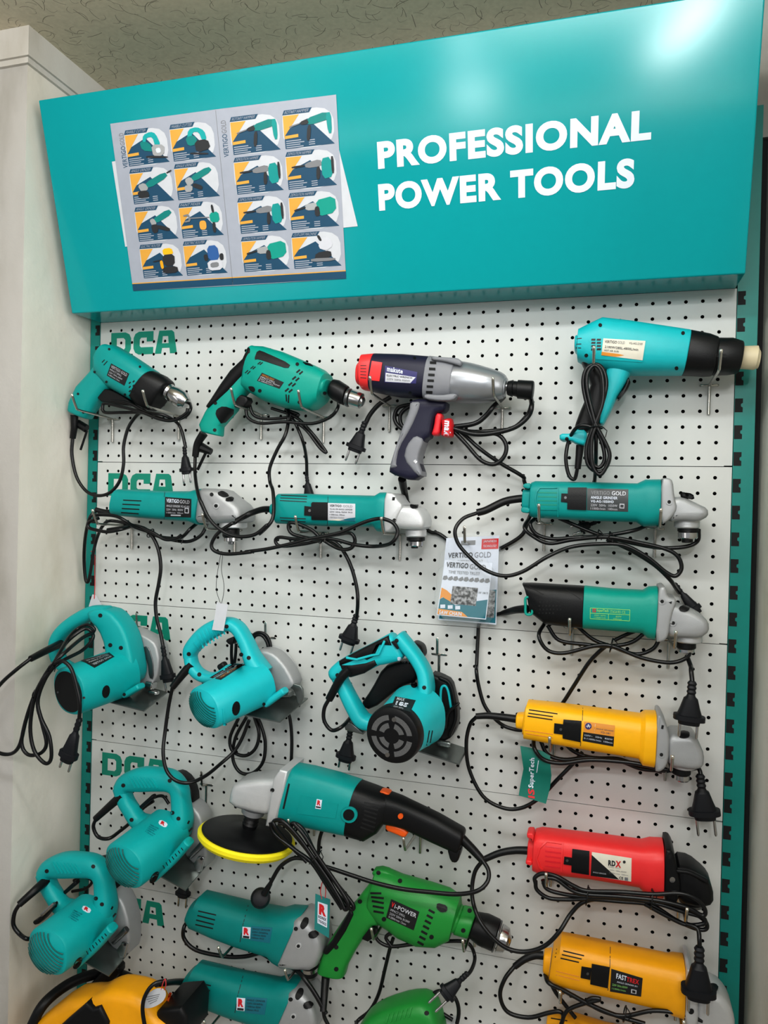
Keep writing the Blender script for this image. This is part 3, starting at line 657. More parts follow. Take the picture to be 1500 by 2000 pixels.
t.mesh('chuck_key', join_vf([tube_vf([t.P((192, 850), 50), t.P((258, 890), 48)], .008, 10), tube_vf([t.P((262, 905), 46), t.P((215, 1045), 44)], .0022, 8)]), BLK)

t = Tool('impact_drill', 'green impact drill with black rubber grip, second from the left in the top row', 'drill', A2, (700, 430), 64)
t.loft('motor_housing', [(478, 131, 420, 300, 24), (560, 143, 405, 450, 30), (690, 180, 555, 540, 33), (830, 238, 705, 592, 34), (925, 280, 835, 612, 34), (985, 308, 915, 600, 34), (1022, 342, 965, 558, 33), (1046, 376, 1008, 500, 30)], SEA, r0=2, r1=6, n=2.9)
t.loft('handle', [(455, 210, 530, 370, 22), (330, 325, 425, 475, 21), (255, 432, 375, 530, 20), (182, 540, 346, 605, 20), (130, 625, 290, 670, 19), (86, 715, 243, 725, 18), (97, 765, 240, 800, 17)], SEA, r0=1, r1=4, n=3)
t.loft('rubber_grip', [(464, 138, 545, 275, 26), (420, 236, 492, 318, 26), (328, 320, 412, 400, 25), (250, 427, 332, 482, 23.5), (188, 527, 252, 552, 22), (148, 585, 180, 602, 21)], BLK, r0=4, r1=4, n=3)
t.patch('rubber_grip', [(500, 165), (560, 185), (742, 268), (722, 302), (610, 265), (505, 230), (475, 235)], BLK, 1.2, it=1)
t.patch('rubber_grip', [(250, 572), (345, 605), (240, 716), (192, 640), (200, 598)], BLK, 1.2, it=1)
t.prism('trigger', [(375, 485), (460, 520), (410, 600), (330, 582)], 52, 76, BLK, 4)
t.plate([(532, 330), (692, 400), (660, 447), (495, 388)], LBLK, [('VERTIGO GOLD', LORG, .05, .6, .1, .3), ('IMPACT DRILL', LSIL, .05, .7, .36, .55), ('220V 50Hz 750W', LSIL, .05, .95, .6, .75), ('0-2800r/min', LSIL, .05, .7, .8, .94)])
t.vents([(500, 268, 522, 250), (515, 272, 537, 254), (448, 300, 470, 282), (464, 304, 484, 286), (408, 332, 430, 312), (424, 340, 446, 318)], 7)
t.vents([(x - 14, y + 12, x + 12, y - 10) for x, y in ((798, 318), (818, 330), (768, 368), (792, 378), (740, 412), (766, 418), (715, 455), (742, 462))], 12)
t.vents([(708, 488, 712, 540), (728, 492, 725, 550)], 9)
t.screws([(790, 268), (516, 462), (190, 552), (185, 750), (806, 545), (990, 480)], 13)
t.patch('speed_slot', [(430, 428), (470, 430), (484, 455), (470, 475), (440, 455)], HOLE, .6, it=2)
t.patch('mode_switch', [(830, 255), (885, 268), (905, 285), (850, 272)], BLK, 1.5)
t.loft('chuck_sleeve', [(1060, 374, 1018, 505), (1100, 385, 1050, 530), (1170, 430, 1132, 572)], RUB, n=2, r0=3, r1=2)
t.loft('chuck', [(1172, 442, 1135, 572), (1195, 448, 1160, 584)], DSTEEL, n=2, r0=1, r1=2)
t.loft('chuck_jaw', [(1200, 452, 1168, 576), (1275, 482, 1240, 592), (1292, 515, 1262, 588)], STEEL, n=2, r0=1, r1=5)
t.sleeve([(105, 775, 62), (60, 850, 60), (42, 945, 58)], 8)
t.cord([(A2, [(42, 940, 58), (42, 1080, 74), (70, 1240, 112), (130, 1380, 120)]), (B1, [(985, 300, 121), (1050, 430), (1150, 520), (1260, 555, 121), (1380, 540), (1470, 470)]), (B2, [(100, 460, 120), (180, 380, 116), (205, 300, 108)]), (A2, [(612, 1200, 90), (590, 1130, 70), (588, 1030), (640, 900), (700, 790), (722, 700, 60), (722, 600, 50), (712, 500, 24)])], 3.2)
t.cord([(412, 590, 66), (430, 660), (520, 700), (700, 690), (900, 702), (1030, 655), (1085, 590), (1092, 530, 30)], 3, name='cord_bundle')
t.cord([(440, 560, 50), (470, 640), (560, 668), (700, 660), (800, 640), (700, 600)], 3, name='cord_bundle')
t.cord([(600, 590, 52), (770, 650), (870, 740), (960, 850), (1003, 915), (955, 880), (850, 745), (740, 670)], 2.8, name='cord_bundle')
t.cord([(740, 650, 50), (780, 710), (830, 830), (855, 950, 24), (860, 1075, 14)], 3, name='cord_bundle')
t.plug((857, 1070), (880, 1265), 13, 24, pins=False)
t.tie((725, 640), 7, 55, 0)
t.mesh('chuck_key', join_vf([tube_vf([t.P((70, 870), 52), t.P((160, 910), 50)], .007, 10, [.010, .006]), tube_vf([t.P((118, 920), 50), t.P((60, 1040), 48)], .0028, 8)]), BLK)

t = Tool('impact_drill', 'bright green impact drill with black label and keyed chuck, low centre below the polisher', 'drill', D2, (1120, 800), 66)
t.loft('motor_housing', [(938, 590, 895, 790, 25), (1005, 603, 955, 850, 30), (1060, 628, 1010, 885, 32), (1100, 640, 1050, 915, 34), (1200, 668, 1140, 955, 35), (1290, 698, 1232, 960, 35), (1345, 738, 1300, 925, 33), (1366, 790, 1325, 893, 27)], GRN, r0=5, r1=6)
t.loft('front_collar', [(1360, 785, 1318, 895, 26), (1428, 800, 1388, 918, 25)], GRN, r0=2, r1=3)
t.loft('handle', [(918, 645, 985, 855, 22), (832, 755, 932, 855, 21), (770, 850, 882, 920, 20), (720, 925, 840, 985, 20), (680, 1000, 800, 1060, 19), (652, 1085, 785, 1115, 18)], GRN, r0=1, r1=4, n=3)
t.loft('rubber_grip', [(825, 760, 850, 790, 22), (775, 848, 815, 870, 21.5), (735, 915, 770, 940, 21), (690, 975, 722, 985, 20.5)], BLK, r0=3, r1=3, n=3)
t.prism('rear_hook', [(918, 592), (975, 584), (1060, 630), (1015, 668), (940, 640)], 55, 76, GRN, 4)
t.prism('trigger', [(905, 850), (948, 862), (918, 935), (868, 915)], 52, 80, BLK, 4)
t.plate([(1010, 740), (1148, 802), (1120, 892), (985, 830)], LBLK, [('V', LRED, .06, .16, .1, .36, .05), ('i-POWER', LSIL, .18, .95, .14, .36, .02), ('IMPACT DRILL', LSIL, .08, .6, .45, .57), ('220V 50Hz 810W', LSIL, .08, .8, .64, .76), ('0-2800r/min 13mm', LSIL, .08, .7, .82, .93)])
t.vents([(908 + 4 * i, 705 + 22 * i + abs(i - 2) * 3, 968 + 6 * i - abs(i - 1) * 6, 712 + 24 * i) for i in range(5)], 10)
t.vents([(1193 - 9 * i, 792 + 26 * i, 1222 - 9 * i, 808 + 26 * i) for i in range(7)], 11)
t.screws([(948, 612), (1053, 652), (975, 838), (858, 752), (742, 975), (742, 1082), (1207, 925), (1393, 797), (1362, 893)], 11)
t.patch('mode_switch', [(1235, 758), (1282, 772), (1284, 800), (1255, 806), (1232, 785)], BLK, 2.5, it=1)
t.fr = D3
t.loft('chuck_sleeve', [(76, 506, 34, 618), (135, 520, 85, 655), (195, 548, 152, 685)], RUB, n=2, r0=3, r1=2)
t.loft('chuck', [(196, 550, 150, 688), (204, 556, 158, 692)], DSTEEL, n=2, r0=1, r1=1)
t.loft('chuck_jaw', [(205, 568, 168, 690), (240, 590, 205, 695), (253, 628, 225, 694)], STEEL, n=2, r0=1, r1=4)
t.fr = D2
t.sleeve([(692, 1110, 70), (684, 1200, 90), (678, 1290, 104)], 7.5)
t.cord([(678, 1285, 104), (690, 1330, 104), (740, 1400), (850, 1420), (840, 1345, 40), (905, 1285, 30), (950, 1200), (980, 1080), (1003, 985), (1020, 930)], 3.2)
t.cord([(938, 880, 84), (940, 935), (1000, 970), (1100, 962), (1180, 945), (1040, 905), (985, 925), (1010, 970)], 3, name='cord_bundle')
t.cord([(1200, 960, 50), (1300, 945), (1385, 955), (1418, 1020), (1402, 1085, 80), (1362, 1130, 108)], 3, name='cord_bundle')
t.plug((1385, 1100), (1265, 1215), 108, 30, pl=24, d2=128)
# ================================================================ impact wrench
t = Tool('impact_wrench', 'navy and silver impact wrench with red tail and black socket, third in the top row', 'impact wrench', A3, (760, 330), 64)
t.loft('motor_housing', [(280, 157, 245, 432, 33), (480, 163, 450, 472, 35), (690, 180, 640, 482, 35)], NAVY, r0=2, r1=1, n=2.8)
t.loft('tail_cap', [(160, 225, 152, 395, 26), (195, 165, 190, 420, 31), (288, 158, 250, 428, 34)], RED, r0=5, r1=1, n=2.8)
t.patch('tail_cap_tab', [(250, 208), (326, 220), (305, 354), (225, 345)], RED, 1.4)
t.loft('gear_case', [(684, 176, 640, 502, 36), (790, 190, 752, 503, 36), (880, 212, 838, 495, 35)], GGRIP, r0=1, r1=3, n=2.8)
t.loft('hammer_case', [(870, 212, 830, 500, 34), (915, 212, 868, 512, 35), (1000, 228, 960, 517, 35), (1100, 256, 1078, 512, 32), (1200, 290, 1168, 492, 25), (1246, 328, 1222, 476, 18)], SILV, r0=1, r1=8, n=2.2, sub=3)
t.prism('case_lug', [(690, 178), (800, 186), (880, 190), (915, 215), (905, 250), (870, 238), (780, 215), (690, 205)], 82, 101, GGRIP, 3)
t.prism('case_lug', [(640, 452), (760, 462), (850, 448), (885, 460), (850, 500), (750, 503), (640, 488)], 82, 101, GGRIP, 3)
t.loft('anvil', [(1222, 362, 1215, 425), (1260, 366, 1250, 432)], STEEL, n=2, r0=0, r1=0)
t.loft('socket', [(1246, 352, 1238, 458), (1286, 346, 1276, 470), (1290, 352, 1282, 462), (1318, 355, 1310, 470), (1322, 345, 1314, 482), (1440, 352, 1425, 492)], BLK, n=2, r0=2, r1=3)
t.prism('handle', [(540, 490), (812, 500), (800, 580), (722, 597), (692, 765), (650, 788), (622, 860), (602, 930), (640, 1040), (562, 1090), (392, 1032), (395, 990), (440, 850), (498, 700), (548, 580)], 46, 86, NAVY, 8, it=1)
t.prism('grip_strip', [(548, 515), (628, 515), (615, 575), (562, 700), (472, 850), (450, 960), (462, 990), (395, 1002), (440, 850), (492, 700), (542, 580)], 44, 89, GGRIP, 6)
t.prism('grip_pad', [(585, 755), (652, 786), (618, 880), (604, 940), (642, 1050), (600, 1052), (500, 930), (522, 830)], 45, 88.5, GGRIP, 5, it=1)
t.prism('trigger', [(725, 590), (776, 598), (760, 660), (752, 752), (690, 757), (712, 690)], 55, 80, REDM, 4, it=1)
t.plate([(345, 240), (582, 288), (572, 372), (342, 362)], LNAV, [('makute', WHT, .07, .56, .0, .34, .03), ('ELECTRIC IMPACT WRENCH', LSIL, .08, .9, .5, .58)], extra=[([(.03, .42), (.97, .46), (.82, .98), (.02, .96)], LSIL)])
t.text('ELECTRIC WRENCH', [(360, 305), (545, 325), (542, 338), (360, 320)], PDARK, 1.4); t.text('220V 50Hz 950W', [(360, 328), (530, 347), (528, 358), (360, 342)], PGREY, 1.4)
for y, x in ((220, 688), (265, 682), (308, 676), (350, 671), (393, 665), (434, 660)): t.patch('vent_slot', [(x - 14, y - 9), (x + 32, y - 7), (x + 32, y + 10), (x - 14, y + 8)], HOLE, 1.)
t.vents([(165, 240 + 22 * i, 208, 240 + 23 * i) for i in range(5)], 5, PDARK)
t.screws([(565, 942)], 13, STEEL); t.screws([(562, 185), (528, 440)], 11, BLK)
t.sleeve([(470, 1070, 60), (480, 1130, 34), (490, 1180, 13), (505, 1262, 9)], 7.)
t.cord([(A3, [(505, 1255, 9), (560, 1360, 8), (670, 1455, 7), (750, 1478, 7)]), (B3, [(120, 470, 7), (250, 480, 7), (350, 440, 7.5), (430, 385, 12), (455, 320, 14), (480, 240, 14), (440, 110, 14)]), (A3, [(1350, 1050, 25), (1190, 955, 40), (1040, 850, 50), (930, 750), (860, 700, 58)])], 3.4)
t.cord([(385, 470, 40), (300, 525), (235, 600), (195, 680)], 4.2, name='cord_bundle', d=44)
t.plug((200, 650), (120, 872), 46, 36, pl=20)
t.cord([(560, 520, 24), (450, 545), (415, 610), (432, 670), (485, 710), (560, 700), (760, 700, 40), (860, 705, 55)], 3.6, name='cord_bundle')
t.cord([(540, 530, 26), (480, 570), (455, 620), (480, 690), (600, 720, 30), (760, 710, 45), (860, 715, 58)], 3.6, name='cord_bundle')
t.cord([(840, 690, 55), (1000, 665), (1080, 610), (1140, 540), (1215, 470, 24)], 4.2, name='cord_bundle'); t.cord([(840, 700, 66), (1000, 742), (1150, 733), (1300, 690), (1395, 610), (1420, 530), (1405, 450, 30)], 4., name='cord_bundle')
t.cord([(840, 700, 56), (980, 725), (1120, 720), (1280, 700), (1390, 600), (1425, 500)], 3.8, name='cord_bundle'); t.cord([(840, 715, 60), (1050, 735), (1170, 745), (1230, 815), (1220, 900), (1150, 962), (1050, 935), (940, 815), (850, 720)], 3.5, name='cord_bundle')
t.bar('cord_band', [(800, 645, 42, 15), (808, 690, 42, 16), (802, 755, 44, 15)], LRED, d=66, n=2.4)
t.text('mak', [(828, 650), (822, 760), (775, 752), (782, 642)], WHT, .8, .04)
# ================================================================ heat gun
t = Tool('heat_gun', 'cyan heat gun with black front and beige nozzle, right end of top row', 'heat gun', A4, (640, 350), 66)
t.loft('motor_housing', [(158, 268, 150, 388, 24), (180, 232, 172, 448, 31), (262, 190, 248, 498, 35), (345, 151, 342, 516, 37), (530, 172, 520, 545, 38), (960, 236, 905, 545, 36)], CYAN, r0=4, r1=2, n=2.7)
t.loft('front_housing', [(958, 237, 904, 544, 35.5), (1090, 262, 1050, 552, 34), (1152, 282, 1112, 552, 33)], BLK, r0=1, r1=3, n=2.6)
t.loft('heat_collar', [(1140, 290, 1108, 545, 31), (1250, 290, 1222, 542, 31), (1325, 310, 1292, 535, 29)], BLK, r0=3, r1=3, n=2.4)
t.loft('nozzle', [(1322, 343, 1298, 500), (1430, 340, 1402, 508), (1449, 375, 1428, 505)], BEIGE, n=2, r0=1, r1=2)
t.loft('handle', [(365, 500, 545, 535, 21), (352, 600, 508, 610, 20), (340, 700, 448, 705, 19), (328, 800, 402, 805, 18), (318, 888, 356, 895, 17)], CYAN, r0=0, r1=3, n=3)
t.loft('rubber_grip', [(175, 420, 300, 480, 20), (215, 500, 385, 520, 21.5), (262, 620, 392, 640, 21), (225, 720, 372, 740, 20.5), (190, 800, 350, 820, 20), (160, 880, 335, 895, 19.5), (138, 935, 250, 948, 19)], BLK, r0=2, r1=3, n=3)
t.prism('foot', [(50, 960), (130, 960), (150, 930), (240, 932), (232, 1042), (165, 1028), (130, 1006), (50, 1006)], 48, 86, CYAN, 4)
t.prism('trigger', [(522, 555), (546, 612), (440, 748), (490, 640)], 56, 78, BLK, 4, it=1)
t.patch('label_frame', [(345, 215), (590, 275), (650, 300), (625, 455), (300, 432), (250, 300)], CYAN, .9)
t.plate([(352, 290), (645, 308), (625, 440), (338, 405)], LCRM, [('VERTIGO', PDARK, .04, .33, .1, .26, .01), ('GOLD', PGREY, .35, .52, .1, .25), ('VG-HG-2100', PDARK, .62, .94, .12, .23), ('2100W/280L-4800L/min', PDARK, .06, .86, .42, .56, .01), ('HOT AIR GUN', PDARK, .06, .4, .64, .74)], off=1.3, extra=[([(0, .8), (.42, .82), (.55, .86), (.38, .98), (0, 1)], LORG)])
for r in range(4):
    for c in range(2): t.patch('vent_slot', [(270 + 38 * c, 292 + 22 * r), (298 + 38 * c, 292 + 22 * r), (296 + 38 * c, 306 + 22 * r), (266 + 38 * c, 306 + 22 * r)], PDARK, 1.)
t.vents([(165, 292, 200, 288), (163, 330, 198, 328), (160, 355, 196, 356)], 6, PDARK)
t.screws([(330, 197), (907, 253), (862, 497), (233, 408), (97, 990)], 13)
t.patch('collar_slot', [(1130, 395), (1205, 398), (1205, 424), (1130, 420)], HOLE, .8)
t.sleeve([(190, 1035, 66), (182, 1110, 66), (172, 1200, 66)], 6.5)
t.cord([(172, 1190, 66), (150, 1270, 80), (110, 1240), (90, 1120), (115, 990), (175, 905, 104), (260, 905, 108), (330, 960), (395, 1090), (370, 1190), (310, 1220), (245, 1170), (232, 1060), (270, 930), (330, 790), (372, 620), (352, 510), (300, 470), (235, 500), (210, 600), (240, 760), (290, 900), (340, 1010), (360, 1130), (320, 1190), (260, 1140), (255, 1030), (290, 900)], 3., d=108)
t.cord([(290, 900, 112), (345, 740), (350, 600), (330, 510), (285, 480), (240, 540), (240, 650), (275, 800), (305, 900), (385, 1060), (385, 1150), (330, 1240), (275, 1170), (270, 1000), (300, 900)], 3., d=112, name='cord_bundle')
t.cord([(A4, [(300, 900, 104), (300, 1050, 100), (298, 1180, 70), (290, 1290, 24)]), (B3, [(805, 110, 18), (800, 200, 16), (800, 290, 18), (815, 330, 18)])], 3.1, name='cord_bundle')
t.tie((305, 908), 9, 108, PI / 2)
t.plug((815, 322), (728, 352), 18, 24, fr=B3, pl=14)
# ================================================================ chain blister packs
def pack(lab, outer, depth, front):
    t = Tool('blister_pack', lab, 'blister pack', PX, outer[0], depth, 'saw chain packs'); q = outer; t.last = depth
    t.prism('card', [bil(q, .04, .03), bil(q, .96, .03), bil(q, .96, .97), bil(q, .04, .97)], depth - 1.5, depth, WHT, 0, it=0)
    S = lambda poly, m, off, nm='printed_band': t.patch(nm, [bil(q, *p) for p in poly], m, off, skirt=False, cut=1)
    T = lambda s_, u0, u1, v0, v1, m, b_=0.: t.text(s_, [bil(q, u0, v0), bil(q, u1, v0), bil(q, u1, v1), bil(q, u0, v1)], m, 1.1, b_)
    return t, q, S, T
t, q, S, T = pack('white saw chain blister pack with a red corner badge, the rear one of the two', [(868, 1046), (980, 1040), (974, 1226), (850, 1215)], 22, False)
S([(.055, .6), (.3, .66), (.945, .6), (.945, .955), (.055, .955)], LTEA, .3); S([(.66, .06), (.95, .06), (.95, .17), (.66, .17)], LRED, .5)
T('JAPANESE', .69, .92, .075, .105, WHT); T('TECHNOLOGY', .69, .92, .125, .15, WHT); T('VERTIGO', .1, .52, .2, .26, PDARK, .02); T('GOLD', .55, .83, .2, .26, PGREY); T('TIME TESTED TRUST', .18, .7, .285, .315, PGREY)
S([(.3, .07), (.55, .07), (.55, .12), (.3, .12)], PGREY, .5, 'hang_hole'); S([(.8, .6), (.93, .62), (.92, .9), (.8, .9)], CHAINM, .5, 'chain_print')
t.prism('clear_shell', [(866, 1043), (984, 1037), (977, 1229), (846, 1218)], 12, 36, CLR, 6, it=1, solid=False)
t, q, S, T = pack('white saw chain blister pack with an orange bottom strip, the front one of the two', [(866, 1090), (967, 1096), (953, 1214), (848, 1204)], 52, True)
S([(.055, .7), (.12, .66), (.36, .78), (.65, .7), (.945, .64), (.945, .955), (.055, .955)], LTEA, .3); S([(.055, .5), (.16, .54), (.34, .66), (.34, .76), (.1, .66), (.055, .7)], LORG, .4); S([(.055, .86), (.5, .88), (.62, .955), (.055, .955)], LORG, .5)
T('VERTIGO', .08, .5, .06, .15, PDARK, .02); T('GOLD', .53, .84, .07, .155, PGREY); T('TIME TESTED TRUST', .14, .74, .2, .25, PGREY)
for i in range(9): S([(.06 + .1 * i, .3 + .02 * (i % 2)), (.12 + .1 * i, .29), (.15 + .1 * i, .34), (.1 + .1 * i, .37), (.05 + .1 * i, .36)], PGREY, .6, 'chain_print')
S([(.26, .46), (.74, .46), (.74, .76), (.26, .76)], CHAINM, .7, 'chain_print'); T('SAW CHAIN', .08, .5, .885, .95, WHT, .03)
for u in (.08, .22, .36): S([(u, .79), (u + .09, .78), (u + .1, .84), (u + .01, .85)], WHT, .7, 'icon')
T('3/8" .058 72', .76, .94, .52, .55, PDARK)
t.prism('clear_shell', [(862, 1085), (972, 1092), (958, 1219), (843, 1208)], 44, 66, CLR, 6, it=1, solid=False)
# ================================================================ angle grinders
def ribs(t, L, w, m, off=1.6):
    for a in L: t.line('cooling_rib', a[0:2], a[2:4], w, m, off)
def screw_heads(t, L, r):
    for p in L: t.dot('screw', p, r, HOLE, .4)
def switch(t, q1, q2, sc):
    t.patch('switch', q1, BLK, 2.2); o = t.patch('switch', q2, BLK, 1.6); t.dot('switch_screw', sc, 10 * t.fr.k / 3.75, DSTEEL, 2.)
# A: small grinder, round grey head
t = Tool('angle_grinder', 'short teal angle grinder with rounded grey head and black label, left end of second row', 'angle grinder', B1, (700, 320), 60)
t.loft('motor_housing', [(382, 240, 357, 368, 25), (402, 208, 372, 402, 29), (560, 215, 545, 418, 31), (722, 223, 716, 432, 32), (930, 222, 920, 446, 32), (985, 206, 974, 466, 35), (1042, 203, 1000, 470, 36)], TEAL, r0=5, r1=2, n=3)
t.prism('gear_head', [(1012, 203), (1165, 207), (1232, 262), (1320, 330), (1340, 400), (1335, 450), (1260, 452), (1100, 460), (995, 452), (1002, 330)], 24, 94, GREY, 13, it=1)
t.screws([(1063, 247)], 14); t.dot('screw', (1097, 330), 22, LGREY, 1.); t.dot('screw', (1097, 330), 13, HOLE, 1.6)
t.patch('air_outlet', [(1105, 232), (1140, 218), (1180, 240), (1192, 262), (1150, 270), (1112, 252)], HOLE, .5, it=2)
t.patch('spindle_lock', [(1165, 280), (1200, 270), (1222, 280), (1218, 298), (1168, 298)], BLK, 3, it=1)
t.spindle([(1130, 1312, 448, 492, LGREY, 'bearing_cover'), (1148, 1260, 490, 560, BLK, 'clamp_flange'), (1158, 1262, 558, 592, STEEL, 'lock_nut'), (1188, 1226, 590, 612, DSTEEL, 'spindle')])
t.plate([(722, 265), (915, 280), (912, 415), (720, 410)], LBLK, [('VERTIGO', WHT, .06, .54, .08, .27, .025), ('GOLD', LSIL, .57, .94, .09, .27), ('ANGLE GRINDER VG-AG-850', LSIL, .06, .94, .38, .49), ('220V  50Hz  850W', LSIL, .06, .7, .57, .67), ('11000r/min  100mm', LSIL, .06, .7, .73, .82)])
t.line('label_bar', (765, 397), (838, 399), 9, LSIL, 1.)
t.patch('class_mark', [(868, 345), (898, 347), (897, 385), (867, 383)], LSIL, 1.); t.patch('class_mark', [(873, 351), (893, 353), (892, 379), (872, 377)], LBLK, 1.3)
t.vents([(415, 288, 548, 294), (410, 318, 538, 324), (405, 349, 533, 356), (400, 379, 528, 388)], 8)
t.vents([(720, 228, 715, 265)], 3, PDARK, 'housing_seam'); t.vents([(716, 412, 714, 430)], 3, PDARK, 'housing_seam')
t.sleeve([(362, 375, 60), (290, 378, 62), (212, 358, 66)], 6.5)
t.cord([(215, 362, 66), (170, 420, 74), (140, 540, 60), (128, 700, 40), (138, 860, 34), (158, 885, 34), (178, 800), (195, 680), (225, 560), (270, 470, 50), (330, 440, 30), (480, 470, 26), (620, 520, 30)], 3.2)
t.cord([(200, 400, 108), (260, 395), (360, 405), (430, 440), (500, 485, 90), (600, 520, 70), (700, 560, 60), (800, 585), (900, 590), (985, 545), (1025, 470), (1032, 420, 108), (1000, 395, 110)], 3.2, d=80, name='cord_bundle')
t.cord([(235, 420, 112), (165, 450), (165, 490), (230, 510), (310, 520), (410, 500), (480, 482, 70), (560, 490), (650, 545), (740, 565), (840, 560), (905, 500), (960, 455, 40)], 3.2, d=112, name='cord_bundle')
t.cord([(300, 505, 80), (400, 490), (500, 475), (620, 520), (720, 575), (800, 570), (840, 545)], 3.2, d=66, name='cord_bundle')
t.cord([(560, 495, 70), (625, 550), (672, 650), (690, 780), (675, 900), (652, 1030), (660, 1150), (690, 1270), (712, 1385, 74)], 3.4, d=70)
t.tie((615, 530), 9, 66, .5); t.tie((828, 570), 7, 62, .5)
t.plug((705, 1355), (748, 1620), 76, 30, pl=18)
# B
t = Tool('angle_grinder', 'slim teal angle grinder with white label and bright cast head, middle of second row', 'angle grinder', B2, (700, 300), 60)
t.loft('rear_cap', [(194, 238, 192, 322, 14), (246, 232, 243, 332, 16)], TEAL, r0=3, r1=0, n=3)
t.loft('motor_housing', [(246, 196, 240, 362, 24), (262, 166, 250, 386, 28), (450, 166, 440, 396, 31), (600, 172, 590, 404, 31), (960, 180, 952, 410, 31), (1000, 156, 985, 444, 35), (1060, 156, 1045, 450, 36)], TEAL, r0=3, r1=1, n=3.4)
t.prism('gear_plate', [(1052, 156), (1128, 168), (1150, 215), (1190, 252), (1150, 330), (1112, 415), (1085, 445), (1048, 445)], 26, 95, LGREY, 4)
t.prism('gear_head', [(1112, 255), (1285, 256), (1345, 352), (1330, 426), (1240, 428), (1105, 412), (1112, 330)], 28, 92, LGREY, 9)
t.patch('plate_slot', [(1075, 190), (1095, 192), (1090, 215), (1072, 215)], HOLE, .4); t.screws([(1088, 360)], 13)
t.patch('spindle_lock', [(1202, 258), (1225, 248), (1262, 255), (1258, 275), (1215, 276)], BLK, 3, it=1)
t.spindle([(1172, 1322, 424, 482, LGREY, 'bearing_cover'), (1180, 1310, 480, 512, BLK, 'clamp_flange'), (1190, 1298, 510, 552, STEEL, 'lock_nut'), (1212, 1262, 550, 566, BLK, 'spindle')])
switch(t, [(490, 230), (602, 232), (602, 359), (484, 356), (482, 240)], [(432, 256), (485, 262), (480, 329), (430, 325)], (470, 290))
t.plate([(602, 234), (803, 240), (802, 368), (600, 360)], LSIL, [('VERTIGO', PDARK, .07, .5, .08, .22, .015), ('GOLD', PGREY, .55, .9, .09, .22), ('VG-AG-950 ANGLE GRINDER', PDARK, .07, .9, .3, .39), ('220V 50Hz 950W M10', PDARK, .07, .9, .46, .55), ('11000r/min 100mm', PDARK, .07, .62, .62, .71), ('VERTIGO TOOLS', PGREY, .07, .6, .78, .86)], extra=[([(.45, .98), (.75, .84), (1, .78), (1, 1)], LTEA), ([(.02, .98), (.35, .9), (.6, .92), (.4, 1)], LCRM)])
t.vents([(258, 178, 450, 186), (254, 197, 448, 206), (250, 216, 446, 226)], 6, PDARK); t.vents([(250, 342, 440, 350), (256, 362, 438, 372)], 6, PDARK)
t.vents([(602, 176, 602, 232)], 3, PDARK, 'housing_seam'); t.vents([(600, 362, 596, 402)], 3, PDARK, 'housing_seam')
t.sleeve([(192, 280, 60), (120, 282, 76), (40, 308, 98), (0, 328, 104), (-70, 365, 106)], 6)
t.cord([(A2, [(418, 1368, 106), (330, 1430, 112)]), (B1, [(1210, 460, 118), (1110, 530, 120), (1062, 610), (1085, 660), (1180, 683), (1350, 668)]), (B2, [(0, 592, 115), (150, 572), (300, 540), (450, 500), (560, 480), (700, 448), (850, 382), (950, 352), (1015, 352, 118), (1085, 385), (1112, 450), (1065, 528), (950, 552, 90), (800, 540), (640, 500), (500, 498), (345, 462), (312, 400), (350, 378), (480, 430), (560, 500), (680, 568), (765, 568), (800, 515), (765, 455), (640, 470, 60), (400, 500), (250, 485), (218, 515), (260, 550), (420, 535), (560, 505)])], 3.2, d=100)
t.cord([(600, 500, 66), (680, 545), (740, 630), (785, 740), (815, 870), (820, 970), (812, 1075, 50)], 3.3, d=60)
t.tie((555, 490), 10, 96, .3)
t.plug((812, 1050), (748, 1262), 46, 38, pl=17)
# C
def knob_head(t, plate, head, knob, scr, spin):
    t.prism('gear_plate', plate, 26, 95, GREY, 4); t.prism('gear_head', head, 27, 92, GREY, 9, it=1)
    t.patch('spindle_lock', knob, BLK, 3, it=1)
    for p in scr: t.dot('screw', p, 24 * t.fr.k / 3.75, GREY, 1.2); t.dot('screw', p, 13 * t.fr.k / 3.75, HOLE, 1.7)
    t.spindle(spin)
t = Tool('angle_grinder', 'long teal angle grinder with dark grey label and side vents, right end of second row', 'angle grinder', B3, (800, 210), 60)
t.loft('motor_housing', [(478, 112, 470, 292, 27), (500, 106, 490, 298, 29), (765, 111, 760, 314, 31), (1030, 118, 1024, 322, 31), (1072, 98, 1062, 345, 35), (1150, 97, 1142, 342, 35)], TEAL, r0=2, r1=1, n=3.2)
t.loft('rear_cap', [(435, 150, 430, 255, 18), (474, 145, 468, 262, 20)], TEAL, r0=2, r1=0, n=4)
t.prism('rear_lug', [(440, 120), (478, 118), (474, 150), (436, 142)], 60, 86, TEAL, 2); t.prism('rear_lug', [(428, 240), (472, 245), (470, 275), (426, 270)], 60, 86, TEAL, 2)
knob_head(t, [(1146, 97), (1185, 93), (1208, 110), (1215, 190), (1232, 250), (1200, 300), (1145, 338)], [(1195, 195), (1258, 188), (1330, 222), (1388, 250), (1392, 290), (1340, 318), (1250, 312), (1195, 320), (1182, 260)], [(1256, 162), (1322, 172), (1330, 205), (1270, 195), (1256, 188)], [(1197, 215)],
          [(1222, 1358, 308, 352, LGREY, 'bearing_cover'), (1240, 1352, 350, 372, BLK, 'clamp_flange'), (1242, 1348, 370, 408, STEEL, 'lock_nut'), (1262, 1322, 406, 428, BLK, 'spindle')])
switch(t, [(668, 143), (766, 143), (764, 257), (664, 252)], [(634, 171), (668, 172), (666, 218), (631, 214)], (655, 193))
